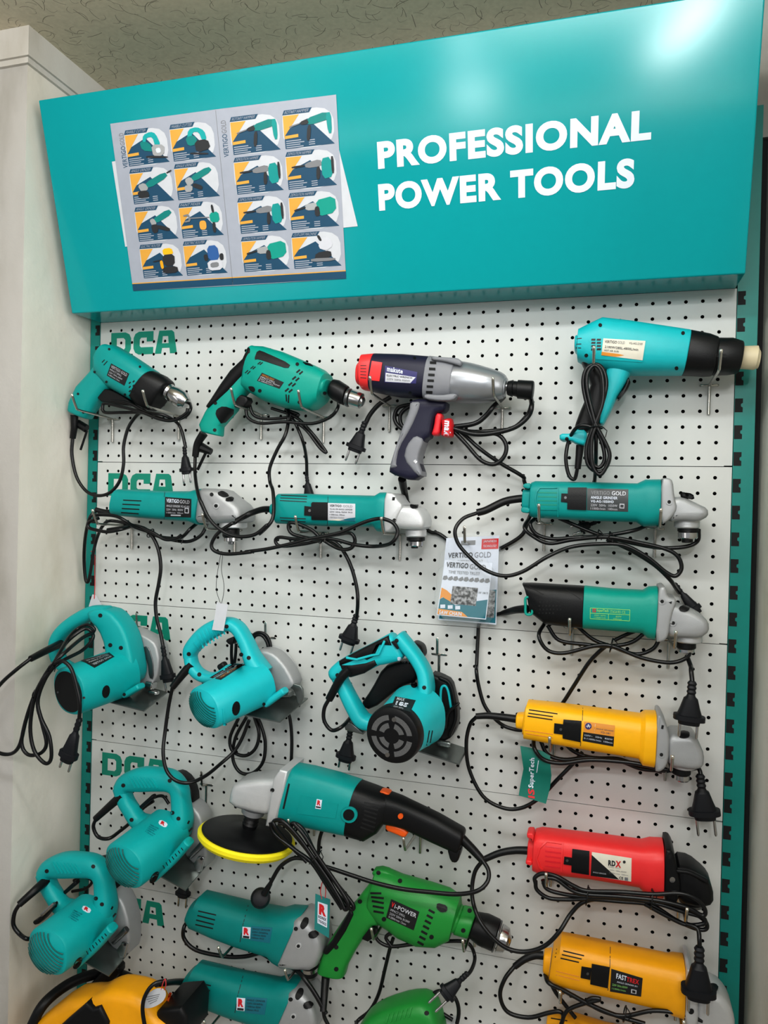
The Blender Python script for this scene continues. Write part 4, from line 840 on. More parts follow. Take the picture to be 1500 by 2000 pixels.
t.plate([(768, 145), (984, 150), (982, 266), (767, 258)], LGRY, [('VERTIGO', PGREY, .1, .55, .1, .28, .02), ('GOLD', LSIL, .6, .94, .1, .28), ('ANGLE GRINDER', WHT, .09, .74, .34, .47, .03), ('VG-AG-1050HD', WHT, .09, .65, .52, .64, .03), ('220V  50Hz  1050W', LSIL, .09, .74, .7, .81), ('11000r/min  100mm', LSIL, .09, .74, .86, .96)])
t.patch('class_mark', [(938, 224), (963, 225), (962, 250), (937, 248)], LSIL, 1.); t.patch('class_mark', [(942, 229), (959, 230), (958, 245), (941, 244)], LGRY, 1.3)
ribs(t, [(615, 140, 615, 290), (520, 142, 614, 142), (505, 162, 520, 142), (497, 200, 505, 162), (505, 235, 497, 200), (525, 252, 505, 235), (614, 254, 525, 252)], 6, TEAL); t.vents([(510, 166 + 21 * i, 612, 168 + 21 * i) for i in range(5)], 6, PTEAL)
t.sleeve([(472, 195, 60), (400, 200, 62), (330, 215, 66), (240, 258, 72), (192, 272, 74)], 6.5, r2=6)
t.cord([(195, 272, 74), (120, 302, 84), (78, 360, 92), (92, 430), (150, 500), (230, 568), (330, 602), (430, 580), (560, 502, 90), (680, 452, 80), (820, 436), (960, 442), (1080, 502), (1180, 582), (1232, 602), (1262, 560), (1242, 500), (1180, 462), (1050, 430), (880, 400), (700, 412, 70), (570, 432), (485, 395), (440, 350), (465, 300, 44)], 3.1, d=92)
t.cord([(500, 300, 50), (470, 330, 70), (500, 382), (580, 408), (700, 402), (870, 390), (1010, 365), (1090, 335, 50)], 3.1, d=70, name='cord_bundle')
t.cord([(620, 300, 50), (760, 360), (860, 395), (1000, 430), (1150, 455), (1280, 450), (1345, 420), (1352, 360, 60)], 3.1, d=60, name='cord_bundle')
t.cord([(870, 410, 66), (1000, 470), (1120, 545), (1200, 620), (1235, 670, 30), (1250, 690, 15)], 3.2, d=60)
t.tie((822, 390), 9, 74, .2); t.tie((880, 400), 9, 76, .2)
t.plug((1225, 640), (1345, 800), 14, 24, pins=False)
# D: black and green
t = Tool('angle_grinder', 'black and green angle grinder with yellow-green print, right side below the dark-labelled one', 'angle grinder', B3, (800, 780), 60)
t.loft('rear_housing', [(432, 636, 458, 682, 20), (475, 638, 472, 790, 27), (560, 643, 552, 852, 31), (755, 655, 745, 873, 33)], BLK, r0=1, r1=1, n=3.2)
t.loft('motor_housing', [(754, 653, 745, 873, 33), (900, 668, 890, 885, 33), (1060, 676, 1055, 898, 33), (1092, 658, 1080, 922, 36), (1135, 656, 1118, 932, 36)], SEA, r0=1, r1=1, n=3)
t.bar('hanger_loop', [(447, 718, 7, 4), (476, 716, 7, 4), (482, 758, 7, 4), (478, 800, 7, 4), (449, 800, 7, 4), (446, 760, 7, 4)], SEA, d=82, closed=True)
for r in range(4):
    for c in range(7 - (r == 3) * 2): t.dot('vent_slot', (522 + 18 * c - (r % 2) * 4, 740 + 19 * r), 5, HOLE, .4, seg=6)
t.vents([(460, 655, 540, 700), (640, 660, 735, 725)], 3, HOLE, 'housing_seam')
knob_head(t, [(1132, 656), (1160, 645), (1174, 655), (1180, 700), (1232, 712), (1200, 800), (1185, 900), (1160, 930), (1116, 930)], [(1175, 720), (1240, 745), (1350, 792), (1392, 830), (1396, 880), (1350, 915), (1250, 912), (1180, 905), (1165, 800)], [(1245, 768), (1275, 762), (1305, 775), (1290, 790), (1255, 788)], [(1160, 735), (1218, 848)],
          [(1228, 1372, 905, 948, LGREY, 'bearing_cover'), (1234, 1338, 945, 982, BLK, 'clamp_flange'), (1240, 1330, 980, 1002, STEEL, 'lock_nut')])
t.patch('air_outlet', [(1195, 740), (1212, 735), (1208, 750)], HOLE, .5)
for a, b_ in (((785, 770), (992, 780)), ((785, 797), (992, 806)), ((784, 826), (990, 838)), ((785, 770), (784, 826)), ((992, 780), (990, 838)), ((880, 800), (879, 832))): t.line('printed_line', a, b_, 2.5, LGRNT, .5)
t.text('IS', [(797, 772), (815, 773), (815, 793), (797, 792)], LRED, .6, .03); t.text('SuperTech', [(818, 774), (880, 777), (880, 796), (818, 793)], LGRNT, .6, .02); t.text('STAG4-901', [(888, 781), (943, 784), (943, 799), (888, 796)], LGRNT, .6); t.text('CE', [(950, 785), (968, 786), (968, 800), (950, 799)], LGRNT, .6); t.text('220V 50Hz', [(805, 803), (866, 806), (866, 814), (805, 811)], LGRNT, .6); t.text('11000r/min', [(805, 815), (866, 818), (866, 826), (805, 823)], LGRNT, .6); t.text('850W', [(918, 810), (948, 811), (948, 820), (918, 819)], LGRNT, .6); t.text('100mm', [(905, 822), (948, 824), (948, 833), (905, 831)], LGRNT, .6)
t.sleeve([(452, 775, 58), (395, 780, 42), (345, 792, 16), (326, 797, 8), (316, 800, 6)], 7, r2=3.4)
t.cord([(B3, [(318, 799, 6), (250, 815, 5), (205, 850, 5), (197, 920, 6), (190, 1065, 14)]), (C4, [(85, 30, 30), (95, 100), (122, 200), (160, 262), (220, 318, 24), (275, 342), (340, 350, 22), (440, 330, 18), (540, 220, 22), (610, 115, 30), (690, -10, 40)]), (B3, [(830, 1000, 46), (880, 960, 50)])], 3.2)
t.cord([(545, 850, 50), (515, 915, 80), (560, 990), (650, 1006), (800, 970), (900, 970), (1050, 1030), (1200, 1056), (1285, 1032, 76), (1308, 990, 64), (1300, 960, 60)], 3.1, d=86)
t.cord([(560, 860, 60), (620, 938), (750, 960), (880, 970), (1000, 950), (1080, 890)], 3.1, d=72, name='cord_bundle')
t.cord([(710, 860, 50), (800, 935), (900, 972), (1020, 1012), (1110, 985), (1148, 930)], 3.1, d=62, name='cord_bundle')
t.cord([(910, 940, 40), (960, 915), (1020, 890)], 3.1, d=40, name='cord_bundle')
t.cord([(B3, [(1290, 1020, 66), (1310, 1075, 84)]), (C4, [(1250, 30, 100), (1258, 110, 108)])], 3.4)
t.tie((895, 965), 11, 74, .2)
t.plug((1256, 85), (1236, 318), 110, 44, fr=C4, pl=20)
# E yellow
t = Tool('angle_grinder', 'yellow angle grinder with orange and black label, right side above the red one', 'angle grinder', C4, (700, 350), 60)
t.loft('rear_cap', [(303, 256, 300, 336, 14), (350, 254, 340, 342, 16)], YEL, r0=3, r1=0, n=3)
t.loft('motor_housing', [(352, 218, 337, 368, 26), (365, 190, 345, 386, 29), (500, 204, 485, 412, 31), (660, 224, 648, 440, 32), (975, 265, 960, 492, 32), (1000, 250, 982, 526, 37), (1060, 252, 1046, 538, 37)], YEL, r0=3, r1=1, n=3.2)
knob_head(t, [(1056, 246), (1070, 238), (1086, 250), (1106, 292), (1125, 348), (1118, 480), (1100, 520), (1072, 540), (1044, 536)], [(1112, 345), (1252, 350), (1280, 385), (1310, 455), (1306, 522), (1250, 538), (1120, 516), (1108, 430)], [(1178, 372), (1205, 360), (1238, 368), (1240, 390), (1212, 397), (1185, 392)], [(1088, 482)],
          [(1140, 1278, 520, 552, LGREY, 'bearing_cover'), (1144, 1248, 550, 588, BLK, 'clamp_flange'), (1158, 1242, 586, 622, STEEL, 'lock_nut')])
t.patch('air_outlet', [(1090, 322), (1102, 325), (1098, 345), (1086, 342)], HOLE, .4)
switch(t, [(558, 292), (655, 300), (650, 412), (553, 392), (553, 372), (555, 318)], [(508, 312), (556, 318), (552, 373), (505, 366)], (543, 345))
t.plate([(670, 303), (836, 325), (828, 438), (660, 408)], LBLK, [('ANGLE GRINDER', PNAVY, .4, .97, .24, .3), ('YD-181', PNAVY, .55, .86, .37, .46), ('220V~   50Hz   850W', WHT, .04, .96, .64, .72), ('0-11000r/min  100mm', WHT, .04, .96, .8, .88)], extra=[([(0, 0), (1, 0), (1, .53), (0, .54)], LORG), ([(.36, .06), (.37, .06), (.36, .48), (.35, .48)], LCRM)])
t.dot('emblem', (692, 328), 18, LNAV, .95); t.dot('emblem', (692, 328), 14, LSIL, 1.2, ry=3); t.line('emblem', (686, 336), (692, 318), 4, LSIL, 1.3); t.line('emblem', (692, 318), (699, 337), 4, LSIL, 1.3)
t.vents([(370, 240, 525, 262), (366, 258, 500, 277), (362, 274, 497, 294)], 6); t.vents([(345, 350, 500, 373), (352, 368, 500, 392)], 5, LORG)
t.vents([(662, 230, 660, 300), (651, 412, 649, 436)], 3, PDARK, 'housing_seam')
t.sleeve([(302, 290, 60), (230, 280, 62), (150, 272, 64), (82, 275, 66)], 6.5)
t.cord([(85, 278, 66), (50, 320, 60), (30, 420, 50), (45, 560, 46), (120, 708), (230, 772), (330, 772), (430, 715), (520, 622, 46), (610, 530, 42), (660, 470, 32)], 3.2, d=46)
t.cord([(395, 385, 44), (400, 450, 76), (450, 510), (550, 530), (700, 512), (880, 522), (1000, 540), (1120, 566)], 3.3, d=88)
t.cord([(430, 400, 50), (470, 480), (560, 510), (700, 500), (860, 518), (980, 560), (1110, 570)], 3.3, d=76, name='cord_bundle')
t.cord([(560, 420, 40), (620, 470), (720, 500), (850, 505), (960, 540), (1090, 578)], 3.1, d=66, name='cord_bundle')
t.cord([(1120, 570, 66), (1240, 560, 30), (1290, 560, 40), (1305, 610, 46)], 3.4)
t.plug((1298, 590), (1326, 832), 48, 46, pl=26)
# F red
t = Tool('angle_grinder', 'red angle grinder with black head and cream label, right side of the fourth panel', 'angle grinder', D3, (700, 270), 60)
t.loft('motor_housing', [(362, 106, 352, 288, 27), (395, 102, 380, 297, 30), (630, 130, 627, 322, 32), (885, 163, 868, 362, 32), (925, 155, 905, 400, 36), (988, 158, 984, 413, 36)], RED, r0=2, r1=1, n=3.2)
t.loft('rear_cap', [(332, 140, 326, 248, 18), (362, 138, 352, 258, 20)], RED, r0=2, r1=0, n=4)
t.prism('rear_lug', [(326, 102), (362, 104), (356, 150), (345, 130), (328, 125)], 60, 88, RED, 2); t.prism('rear_lug', [(322, 232), (352, 236), (350, 262), (320, 252)], 60, 88, RED, 2)
t.prism('gear_plate', [(986, 154), (1016, 152), (1035, 180), (1050, 245), (1065, 330), (1050, 405), (1020, 412), (983, 410)], 25, 96, BLK, 5)
t.prism('gear_head', [(1045, 238), (1120, 250), (1195, 312), (1222, 355), (1224, 425), (1160, 442), (1050, 415), (1040, 330)], 28, 92, BLK, 10, it=1)
t.patch('air_outlet', [(1015, 222), (1028, 224), (1026, 245), (1014, 243)], HOLE, .5); t.dot('screw', (1033, 345), 14, STEEL, 1.)
t.bar('head_rib', [(1060, 300, 10, 5), (1120, 310, 10, 5), (1200, 350, 10, 5)], BLK, d=92)
t.spindle([(1065, 1190, 428, 455, BLK, 'clamp_flange'), (1085, 1180, 452, 475, DSTEEL, 'lock_nut')])
switch(t, [(545, 195), (628, 206), (626, 318), (540, 305)], [(506, 232), (545, 238), (542, 274), (502, 268)], (520, 250))
t.plate([(640, 210), (834, 240), (832, 354), (634, 325)], LCRM, [('RD', PDARK, .42, .6, .22, .46, .05), ('X', LRED, .6, .74, .2, .48, .05), ('POWER TOOLS', PGREY, .42, .72, .49, .54), ('220V~ 50Hz 850W', PGREY, .46, .88, .6, .66), ('11000r/min  100mm', PGREY, .46, .92, .72, .78), ('CE', PDARK, .7, .8, .85, .96, .02), ('ANGLE GRINDER', LSIL, .05, .38, .8, .86)], extra=[([(0, .12), (.7, .98), (.0, 1)], LBLK)], it=0)
t.dot('emblem', (798, 258), 7, PDARK, 1.2, seg=8); t.patch('class_mark', [(800, 332), (816, 334), (816, 348), (800, 346)], PGREY, 1.1)
ribs(t, [(497, 168, 490, 305), (420, 160, 495, 170), (385, 190, 420, 160), (372, 240, 385, 190), (385, 285, 372, 240), (400, 298, 385, 285)], 7, RED); t.vents([(412, 182 + 24 * i, 492, 192 + 24 * i) for i in range(5)], 8, REDM)
t.sleeve([(352, 205, 60), (270, 202, 62), (190, 215, 66), (110, 248, 72)], 6.5)
t.cord([(112, 246, 72), (68, 310, 74), (55, 420, 84), (85, 530, 104), (150, 622, 112), (230, 682, 110), (320, 697), (410, 668), (480, 600), (540, 508, 96), (610, 450, 96), (760, 430)], 3.3)
t.cord([(365, 365, 108), (362, 335), (400, 315), (470, 330, 112), (550, 375), (620, 400), (780, 405), (940, 416), (1070, 412), (1150, 440), (1192, 490), (1180, 520), (1100, 480), (960, 446), (780, 428), (620, 418), (540, 395), (470, 345), (420, 335)], 3.1, d=110, name='cord_bundle')
t.cord([(365, 350, 100), (372, 395), (430, 435), (520, 442), (620, 440), (780, 452), (930, 470), (1050, 542), (1150, 585), (1198, 585), (1190, 545), (1100, 490), (960, 455), (780, 440), (620, 430), (500, 415), (420, 390), (400, 345)], 3.1, d=100, name='cord_bundle')
t.cord([(620, 432, 104), (780, 436), (950, 460), (1080, 500), (1180, 530), (1185, 560), (1100, 565), (1000, 520), (900, 465)], 3.1, d=106, name='cord_bundle')
t.cord([(1100, 560, 104), (1155, 585, 110), (1165, 640, 118), (1165, 690, 119)], 3.2, d=106)
t.tie((617, 422), 14, 105, .1); t.tie((930, 440), 14, 105, .1)
t.plug((1165, 672), (1160, 925), 119, 48, pl=22)
# G yellow
t = Tool('angle_grinder', 'yellow angle grinder with black label and pale head behind a hanging plug, lower right', 'angle grinder', D3, (760, 800), 60)
t.loft('rear_cap', [(407, 688, 402, 790, 16), (445, 688, 430, 808, 18)], YELD, r0=3, r1=0, n=3)
t.loft('motor_housing', [(452, 665, 430, 815, 27), (492, 620, 470, 838, 30), (600, 642, 582, 862, 32), (730, 670, 718, 888, 33), (1015, 728, 998, 956, 33), (1040, 728, 1026, 972, 37), (1090, 734, 1082, 990, 37)], YELD, r0=3, r1=1, n=3.2)
t.prism('gear_plate', [(1088, 724), (1112, 720), (1128, 760), (1142, 830), (1150, 960), (1130, 1005), (1082, 990)], 25, 96, LGREY, 4)
t.prism('gear_head', [(1140, 826), (1250, 850), (1300, 905), (1325, 965), (1326, 1040), (1250, 1060), (1120, 1030), (1140, 930)], 28, 92, LGREY, 10, it=1)
t.patch('spindle_lock', [(1205, 862), (1240, 858), (1258, 880), (1235, 905), (1208, 890)], BLK, 3, it=1); t.dot('screw', (1125, 988), 14, HOLE, .6)
t.spindle([(1150, 1290, 1050, 1085, LGREY, 'bearing_cover'), (1160, 1270, 1085, 1120, BLK, 'clamp_flange')])
switch(t, [(640, 755), (728, 772), (718, 872), (632, 852)], [(590, 768), (638, 776), (632, 832), (585, 822)], (620, 802))
t.plate([(735, 780), (888, 826), (880, 916), (728, 890)], LBLK, [('FAST', WHT, .17, .5, .12, .36, .03), ('TREX', LRED, .5, .9, .14, .38, .03), ('ANGLE GRINDER 801', WHT, .2, .86, .46, .54), ('220V 50Hz 850W', LGRNT, .06, .55, .62, .72), ('11000r/min', LGRNT, .06, .5, .8, .88)], it=0)
t.patch('class_mark', [(832, 878), (858, 884), (857, 902), (831, 897)], LSIL, 1.); t.patch('class_mark', [(837, 882), (853, 886), (852, 898), (836, 894)], LBLK, 1.3)
t.vents([(468, 685, 602, 717), (464, 704, 590, 733), (460, 722, 577, 749)], 6); t.vents([(428, 800, 580, 838), (436, 784, 580, 820)], 5, LORG)
t.vents([(730, 674, 728, 775), (720, 875, 718, 886)], 3, PDARK, 'housing_seam')
t.sleeve([(404, 715, 60), (360, 715, 62), (310, 735, 66), (262, 770, 70)], 6.5)
t.cord([(265, 765, 70), (215, 830, 80), (192, 910), (228, 990), (330, 1018), (430, 995), (485, 990), (500, 1020), (480, 1080)], 3.3, d=86)
t.cord([(412, 810, 70), (430, 850, 90), (500, 885), (620, 950), (750, 1005), (900, 1050)], 3.3, d=96, name='cord_bundle')
t.cord([(490, 1050, 90), (520, 985), (600, 950), (680, 930), (640, 925), (620, 945), (700, 990), (800, 1010), (940, 985), (1080, 1000), (1180, 1035)], 3.1, d=90, name='cord_bundle')
t.cord([(425, 815, 60), (460, 890), (520, 970), (560, 1020)], 3.3, d=70, name='cord_bundle')
t.tie((800, 1000), 11, 90, .2)
# K: yellow piece at the bottom edge
t = Tool('angle_grinder', 'yellow tool cut off by the bottom edge, just below the lower yellow grinder', 'angle grinder', D3, (500, 1100), 44)
t.loft('motor_housing', [(422, 1005, 405, 1180, 28), (560, 1025, 540, 1200, 31), (700, 1070, 680, 1250, 32), (950, 1125, 930, 1310, 32)], YELD, r0=4, r1=4, n=3.2)
t.vents([(440, 1022, 520, 1035)], 5)
# H, I: teal with rounded heads
def teal_r(label, fr, lab_q, sleeve_pts, cords, dy=0):
    t = Tool('angle_grinder', label, 'angle grinder', fr, (300, 850), 60)
    t.loft('motor_housing', [(58, 735, 20, 838, 25), (92, 710, 46, 866, 29), (200, 738, 155, 912, 31), (310, 765, 272, 955, 32), (478, 795, 425, 1004, 32), (520, 784, 450, 1030, 35), (592, 790, 478, 1046, 36)], TEALB, r0=4, r1=1, n=3)
    t.prism('gear_head', [(575, 790), (640, 812), (692, 885), (702, 960), (665, 1045), (560, 1042), (476, 1032), (500, 930), (540, 850)], 24, 94, GREY, 12, it=1)
    t.patch('air_outlet', [(562, 872), (585, 828), (608, 832), (605, 865), (578, 892)], HOLE, .5, it=2)
    t.patch('spindle_lock', [(605, 905), (630, 892), (655, 908), (640, 930), (612, 928)], BLK, 3, it=1)
    t.screws([(545, 885)], 10); t.dot('screw', (558, 968), 14, LGREY, 1.); t.dot('screw', (558, 968), 8, HOLE, 1.6)
    t.spindle([(565, 655, 1042, 1066, BLK, 'bearing_cover'), (572, 650, 1064, 1088, STEEL, 'lock_nut'), (578, 648, 1086, 1110, BLK, 'clamp_flange'), (590, 640, 1108, 1126, DSTEEL, 'spindle')])
    q = lab_q; S = lambda L: [bil(q, *p) for p in L]
    pl_ = t.patch('label_plate', S([(.3, 0), (1, 0), (1, 1), (.3, 1)]), LTEA, .5)
    b_ = t.patch('brand_mark', S([(0, .1), (.28, .1), (.28, .9), (0, .9)]), WHT, .6); t.text('R', S([(.05, .15), (.24, .15), (.24, .65), (.05, .65)]), LRED, 1., .06, b_); t.line('mark_bar', bil(q, .03, .8), bil(q, .25, .8), 10, PDARK, 1., b_)
    for i, s_ in enumerate(('ANGLE GRINDER', '220V-50/60Hz', '11000r/min 850W', '100mm M10')): t.text(s_, S([(.34, .12 + .2 * i), (.95 - .06 * i, .12 + .2 * i), (.95 - .06 * i, .24 + .2 * i), (.34, .24 + .2 * i)]), PDARK, .9, 0, pl_)
    t.vents([(68, 798, 155, 818), (64, 820, 150, 842), (58, 842, 144, 864), (54, 864, 140, 884)], 6)
    t.vents([(312, 770, 285, 870), (280, 905, 272, 950)], 3, PDARK, 'housing_seam')
    return t
t = teal_r('blue-teal angle grinder with rounded grey head beside a hanging tag, low left of centre', D2, [(285, 868), (430, 880), (418, 955), (283, 935)], None, None)
t.cord([(22, 842, 58), (-2, 880, 70), (0, 935), (60, 990), (200, 1020), (300, 1020), (380, 1000), (430, 1010, 40)], 3.6, d=74)
t.cord([(190, 925, 44), (300, 970), (420, 1020), (530, 1075, 70), (580, 1120, 98), (640, 1205, 102), (692, 1300, 102)], 4., d=50, name='cord_bundle')
t.cord([(180, 930, 60), (280, 965), (380, 1005), (450, 1050)], 4., d=56, name='cord_bundle')
t = teal_r('blue-teal angle grinder with rounded grey head cut by the bottom edge of the photo', D2.sh(-25, 345), [(282, 868), (430, 880), (418, 960), (280, 945)], None, None)
t.sleeve([(35, 800, 58), (-30, 800, 110), (-110, 812, 196)], 6)
t.cord([(D1, [(1085, 1450, 192), (1000, 1475, 206), (945, 1550, 214), (928, 1640, 214), (945, 1760, 214)])], 3.3)
# ================================================================ circular saws / cutters
def plate3(t, A, Bq, Cq, th=2.2, name='base_plate', label=None, fr=None):
    a, b_, c = (t.P(p[:2], p[2], fr) for p in (A, Bq, Cq)); d = b_ + (c - a); up = Vector((0, 0, th / 1000))
    v = [a, b_, d, c] + [x + up for x in (a, b_, d, c)]
    return t.mesh(name, (v, [(0, 1, 2, 3), (4, 5, 6, 7), (0, 1, 5, 4), (1, 2, 6, 5), (2, 3, 7, 6), (3, 0, 4, 7)]), PLATE, None, True, 0, label=label)
def motor(t, A, Bq, r0, r1, m, dome=0, n=2.4, sq=1.):
    a, b_ = t.P(A[:2], A[2]), t.P(Bq[:2], Bq[2]); L = (b_ - a).length * 1000
    t.lathe('motor_housing', a, b_, ([(-dome, r0 * .1), (-dome * .9, r0 * .4), (-dome * .6, r0 * .7)] if dome else [(0, r0 * .55)]) + [(0, r0 * .9), (1.5, r0 * .97), (5, r0), (L * .5, (r0 + r1) / 2), (L, r1)], m, 40, n=n, sq=sq)
    return a, b_, (b_ - a).normalized()
def cap_ribs(t, a, ax, r, m, n=10, ang=.5, dome=5, sq=1.):
    u = Vector((math.cos(ang), 0, math.sin(ang))); u = (u - ax * u.dot(ax)).normalized(); w = ax.cross(u)
    for i in range(n):
        y = -r * .9 + 1.8 * r * (i + .5) / n; x = math.sqrt(max(.02, 1 - (y / r) ** 2)) * r * .96; P = []
        for k in range(-5, 6):
            yy = y + .14 * r * (1 - (k / 5) ** 2); xx = x * k / 5; rr = min(1, math.hypot(yy, xx) / r); v = w * (yy / 1000) + u * (xx / 1000); v.z *= sq
            P.append(a - ax * (dome * math.sqrt(max(0, 1 - (rr / 1.02) ** 2)) + .2) / 1000 + v)
        t.mesh('cap_groove', tube_vf(P, r * .026 / 1000, 6), GROOVE, None, False, 60)
# saw 1
t = Tool('circular_saw', 'teal marble cutter with open black round motor end and coiled cord, left edge', 'circular saw', C1, (800, 600), 90); t.dd = 14
t.prism('guard', [(975, 318), (1050, 345), (1130, 385), (1187, 430), (1212, 560), (1192, 690), (1100, 750), (1020, 720), (990, 500)], 22, 62, GREY, 5)
t.prism('guard_slot', [(1045, 490), (1062, 455), (1095, 470), (1125, 570), (1128, 700), (1095, 690), (1085, 580)], 60, 64, DSTEEL, 1, it=1)
t.prism('handle_bridge', [(690, 195), (770, 168), (860, 192), (940, 282), (985, 380), (1012, 500), (1034, 640), (1010, 722), (900, 740), (830, 600), (818, 440), (775, 330), (705, 255)], 62, 112, SAWT, 8)
t.bar('handle', [(790, 212, 44, 18), (690, 212, 45, 18), (590, 258, 45, 18), (490, 330, 44, 18), (428, 410, 40, 18), (418, 500, 36, 17), (450, 580, 34, 16), (540, 640, 34, 16)], SAWT, d=90, n=2.6)
a, b_, ax = motor(t, (500, 792, 196), (905, 640, 84), 41, 44, SAWT)
t.lathe('end_cover', a - ax * .0008, a + ax * .004, [(0, 24), (0, 36), (4, 37)], HOLE, 36)
t.dot('screw', (425, 795), 7, DSTEEL, .6); t.dot('screw', (615, 835), 9, DSTEEL, .6)
t.dot('brush_cap', (775, 790), 27, BLK, 1., ry=47, rot=.2)
t.plate([(592, 562), (800, 505), (838, 535), (692, 617)], LBLK, [('VERTIGO GOLD', LSIL, .1, .92, .62, .82), ('MARBLE CUTTER', LSIL, .1, .9, .36, .48), ('220V 50Hz 1200W 110mm', LSIL, .1, .9, .16, .26)])
t.screws([(735, 233), (886, 470), (808, 450)], 15)
t.bar('housing_lug', [(925, 812, 20, 12), (1030, 750, 20, 12)], SAWT, d=110)
t.dot('screw', (910, 812), 12, HOLE, .4)
plate3(t, (1055, 938, 120), (775, 866, 120), (1226, 800, 34))
t.bar('depth_knob', [(1085, 735, 26, 10), (1125, 745, 26, 10)], STEEL, d=60); t.bar('depth_bracket', [(1100, 790, 12, 6), (1150, 800, 12, 6)], STEEL, d=62)
t.sleeve([(445, 440, 100), (340, 490, 150), (225, 550, 192)], 7.5)
t.cord([(230, 545, 190), (120, 630, 205), (0, 740, 206), (-110, 900, 206), (-130, 1080, 206), (-60, 1210, 206), (60, 1250, 205), (140, 1190, 212), (190, 1000), (260, 800), (370, 610, 216), (480, 500, 200), (600, 400, 150), (680, 360, 124)], 3.3)
t.cord([(680, 360, 124), (690, 330), (640, 302), (570, 330), (500, 400, 150), (440, 500, 190), (390, 590, 212), (300, 720), (220, 900), (165, 1100), (165, 1200), (215, 1255), (300, 1240), (340, 1170), (310, 1030), (275, 880), (310, 730), (395, 590)], 3.2, d=214, name='cord_bundle')
t.cord([(395, 590, 220), (480, 440, 160), (600, 340, 130), (660, 340, 124), (680, 400), (600, 490, 150), (450, 570, 200), (330, 680, 218), (255, 830), (222, 1050), (250, 1220), (330, 1315), (375, 1275), (362, 1120), (300, 980), (278, 850), (330, 700), (400, 600)], 3.2, d=220, name='cord_bundle')
t.cord([(395, 590, 218), (455, 566), (520, 620), (560, 750), (585, 880), (578, 1020, 214)], 3.2, d=222, name='cord_bundle')
t.tie((385, 605), 10, 216, .5); t.tie((270, 800), 10, 216, .3)
t.plug((585, 985), (488, 1300), 214, 34, pl=16)
# saw 2
t = Tool('circular_saw', 'bright cyan marble cutter with ribbed end and grey guard, under the white hang tag', 'circular saw', C2, (700, 600), 90)
t.prism('guard', [(770, 440), (850, 432), (925, 462), (1000, 545), (1050, 635), (1068, 690), (1020, 730), (870, 775), (800, 640)], 24, 66, GREY, 7)
t.prism('clear_guard', [(840, 425), (900, 420), (980, 470), (1040, 560), (1075, 690), (1050, 700), (1000, 560), (920, 470)], 10, 24, LGREY, 2, it=1)
t.bar('handle', [(268, 505, 34, 16), (282, 440, 46, 18), (360, 350, 54, 19), (450, 290, 56, 19), (545, 258, 46, 19), (620, 290, 42, 19), (680, 390, 44, 19), (725, 500, 52, 22), (790, 620, 70, 26)], CYAN, d=92, n=2.6)
t.bar('handle_foot', [(270, 480, 34, 16), (285, 560, 36, 16), (330, 620, 36, 16), (400, 650, 34, 16), (480, 640, 34, 16), (560, 590, 36, 17)], CYAN, d=92, n=2.6)
ribs(t, [(298 + 26 * i, 352 - 13 * i + 40 * (i == 0) - 6 * min(i, 3), 340 + 26 * i, 452 - 17 * i) for i in range(8)], 9, CYAN, 1.5)
a, b_, ax = motor(t, (368, 878, 188), (770, 680, 86), 40, 45, CYAN, 9, 2.5, .86)
cap_ribs(t, a, ax, 37, CYAN, 12, -.6, 9, .86)
t.patch('housing_seam', [(500, 880), (512, 878), (530, 1000), (510, 1002)], CYAN, 1.2)
t.dot('brush_cap', (603, 875), 28, BLK, 1., ry=52, rot=.15)
t.plate([(412, 650), (590, 545), (668, 553), (492, 668)], LBLK, [('VERTIGO GOLD', LORG, .08, .92, .66, .86), ('MARBLE CUTTER', LSIL, .08, .9, .4, .55), ('220V 50Hz 1300W', LSIL, .08, .9, .14, .28)])
t.screws([(258, 478), (335, 628), (535, 276), (697, 506), (642, 482)], 15)
t.bar('lock_switch', [(490, 575, 22, 8), (520, 555, 22, 8)], BLK, d=88); t.prism('trigger', [(540, 370), (610, 340), (600, 400), (570, 405)], 80, 100, BLK, 2)
t.bar('housing_lug', [(830, 840, 24, 12), (960, 745, 24, 12)], CYAN, d=104); t.screws([(808, 845)], 12)
t.prism('depth_bracket', [(960, 655), (1020, 690), (1095, 712), (1102, 820), (1060, 848), (1040, 750), (985, 700)], 58, 64, PLATE, 1)
t.bar('depth_knob', [(945, 770, 18, 12), (1005, 768, 18, 12)], PLATE, d=86)
plate3(t, (925, 982, 118), (640, 925, 118), (1130, 808, 30))
t.sleeve([(280, 550, 100), (210, 630, 106), (138, 722, 112)], 8.5, r2=6)
t.cord([(140, 715, 112), (112, 850), (85, 1040, 116), (70, 1200, 126), (95, 1330, 130), (165, 1405, 130), (265, 1420, 124), (380, 1370, 96), (490, 1282, 60), (590, 1190, 40), (650, 1090, 34), (700, 960, 30)], 3.3, d=112)
t.cord([(620, 950, 34), (560, 1090), (580, 1190), (670, 1222), (745, 1170), (772, 1060), (735, 930, 30)], 3.2, d=40, name='cord_bundle')
t.cord([(680, 940, 30), (600, 1090), (580, 1240), (630, 1340), (720, 1352), (800, 1270), (818, 1130), (790, 1010), (755, 930, 30)], 3.2, d=48, name='cord_bundle')
t.cord([(970, 860, 24), (1000, 960), (1012, 1100), (1008, 1270), (1000, 1400, 14), (960, 1500, 12)], 3.2, d=24, name='cord_bundle')
t.cord([(690, 420, 20), (710, 365), (750, 325), (800, 325), (840, 360), (858, 440), (840, 560, 18)], 3., d=70, name='cord_bundle'); t.cord([(720, 420, 20), (740, 350), (790, 340), (830, 390), (845, 470)], 3., d=64, name='cord_bundle')
t.cord([(572, 400, 30), (570, 480), (575, 560)], 3, d=30, name='cord_bundle'); t.cord([(605, 400, 30), (600, 480), (590, 560)], 3, d=30, name='cord_bundle')
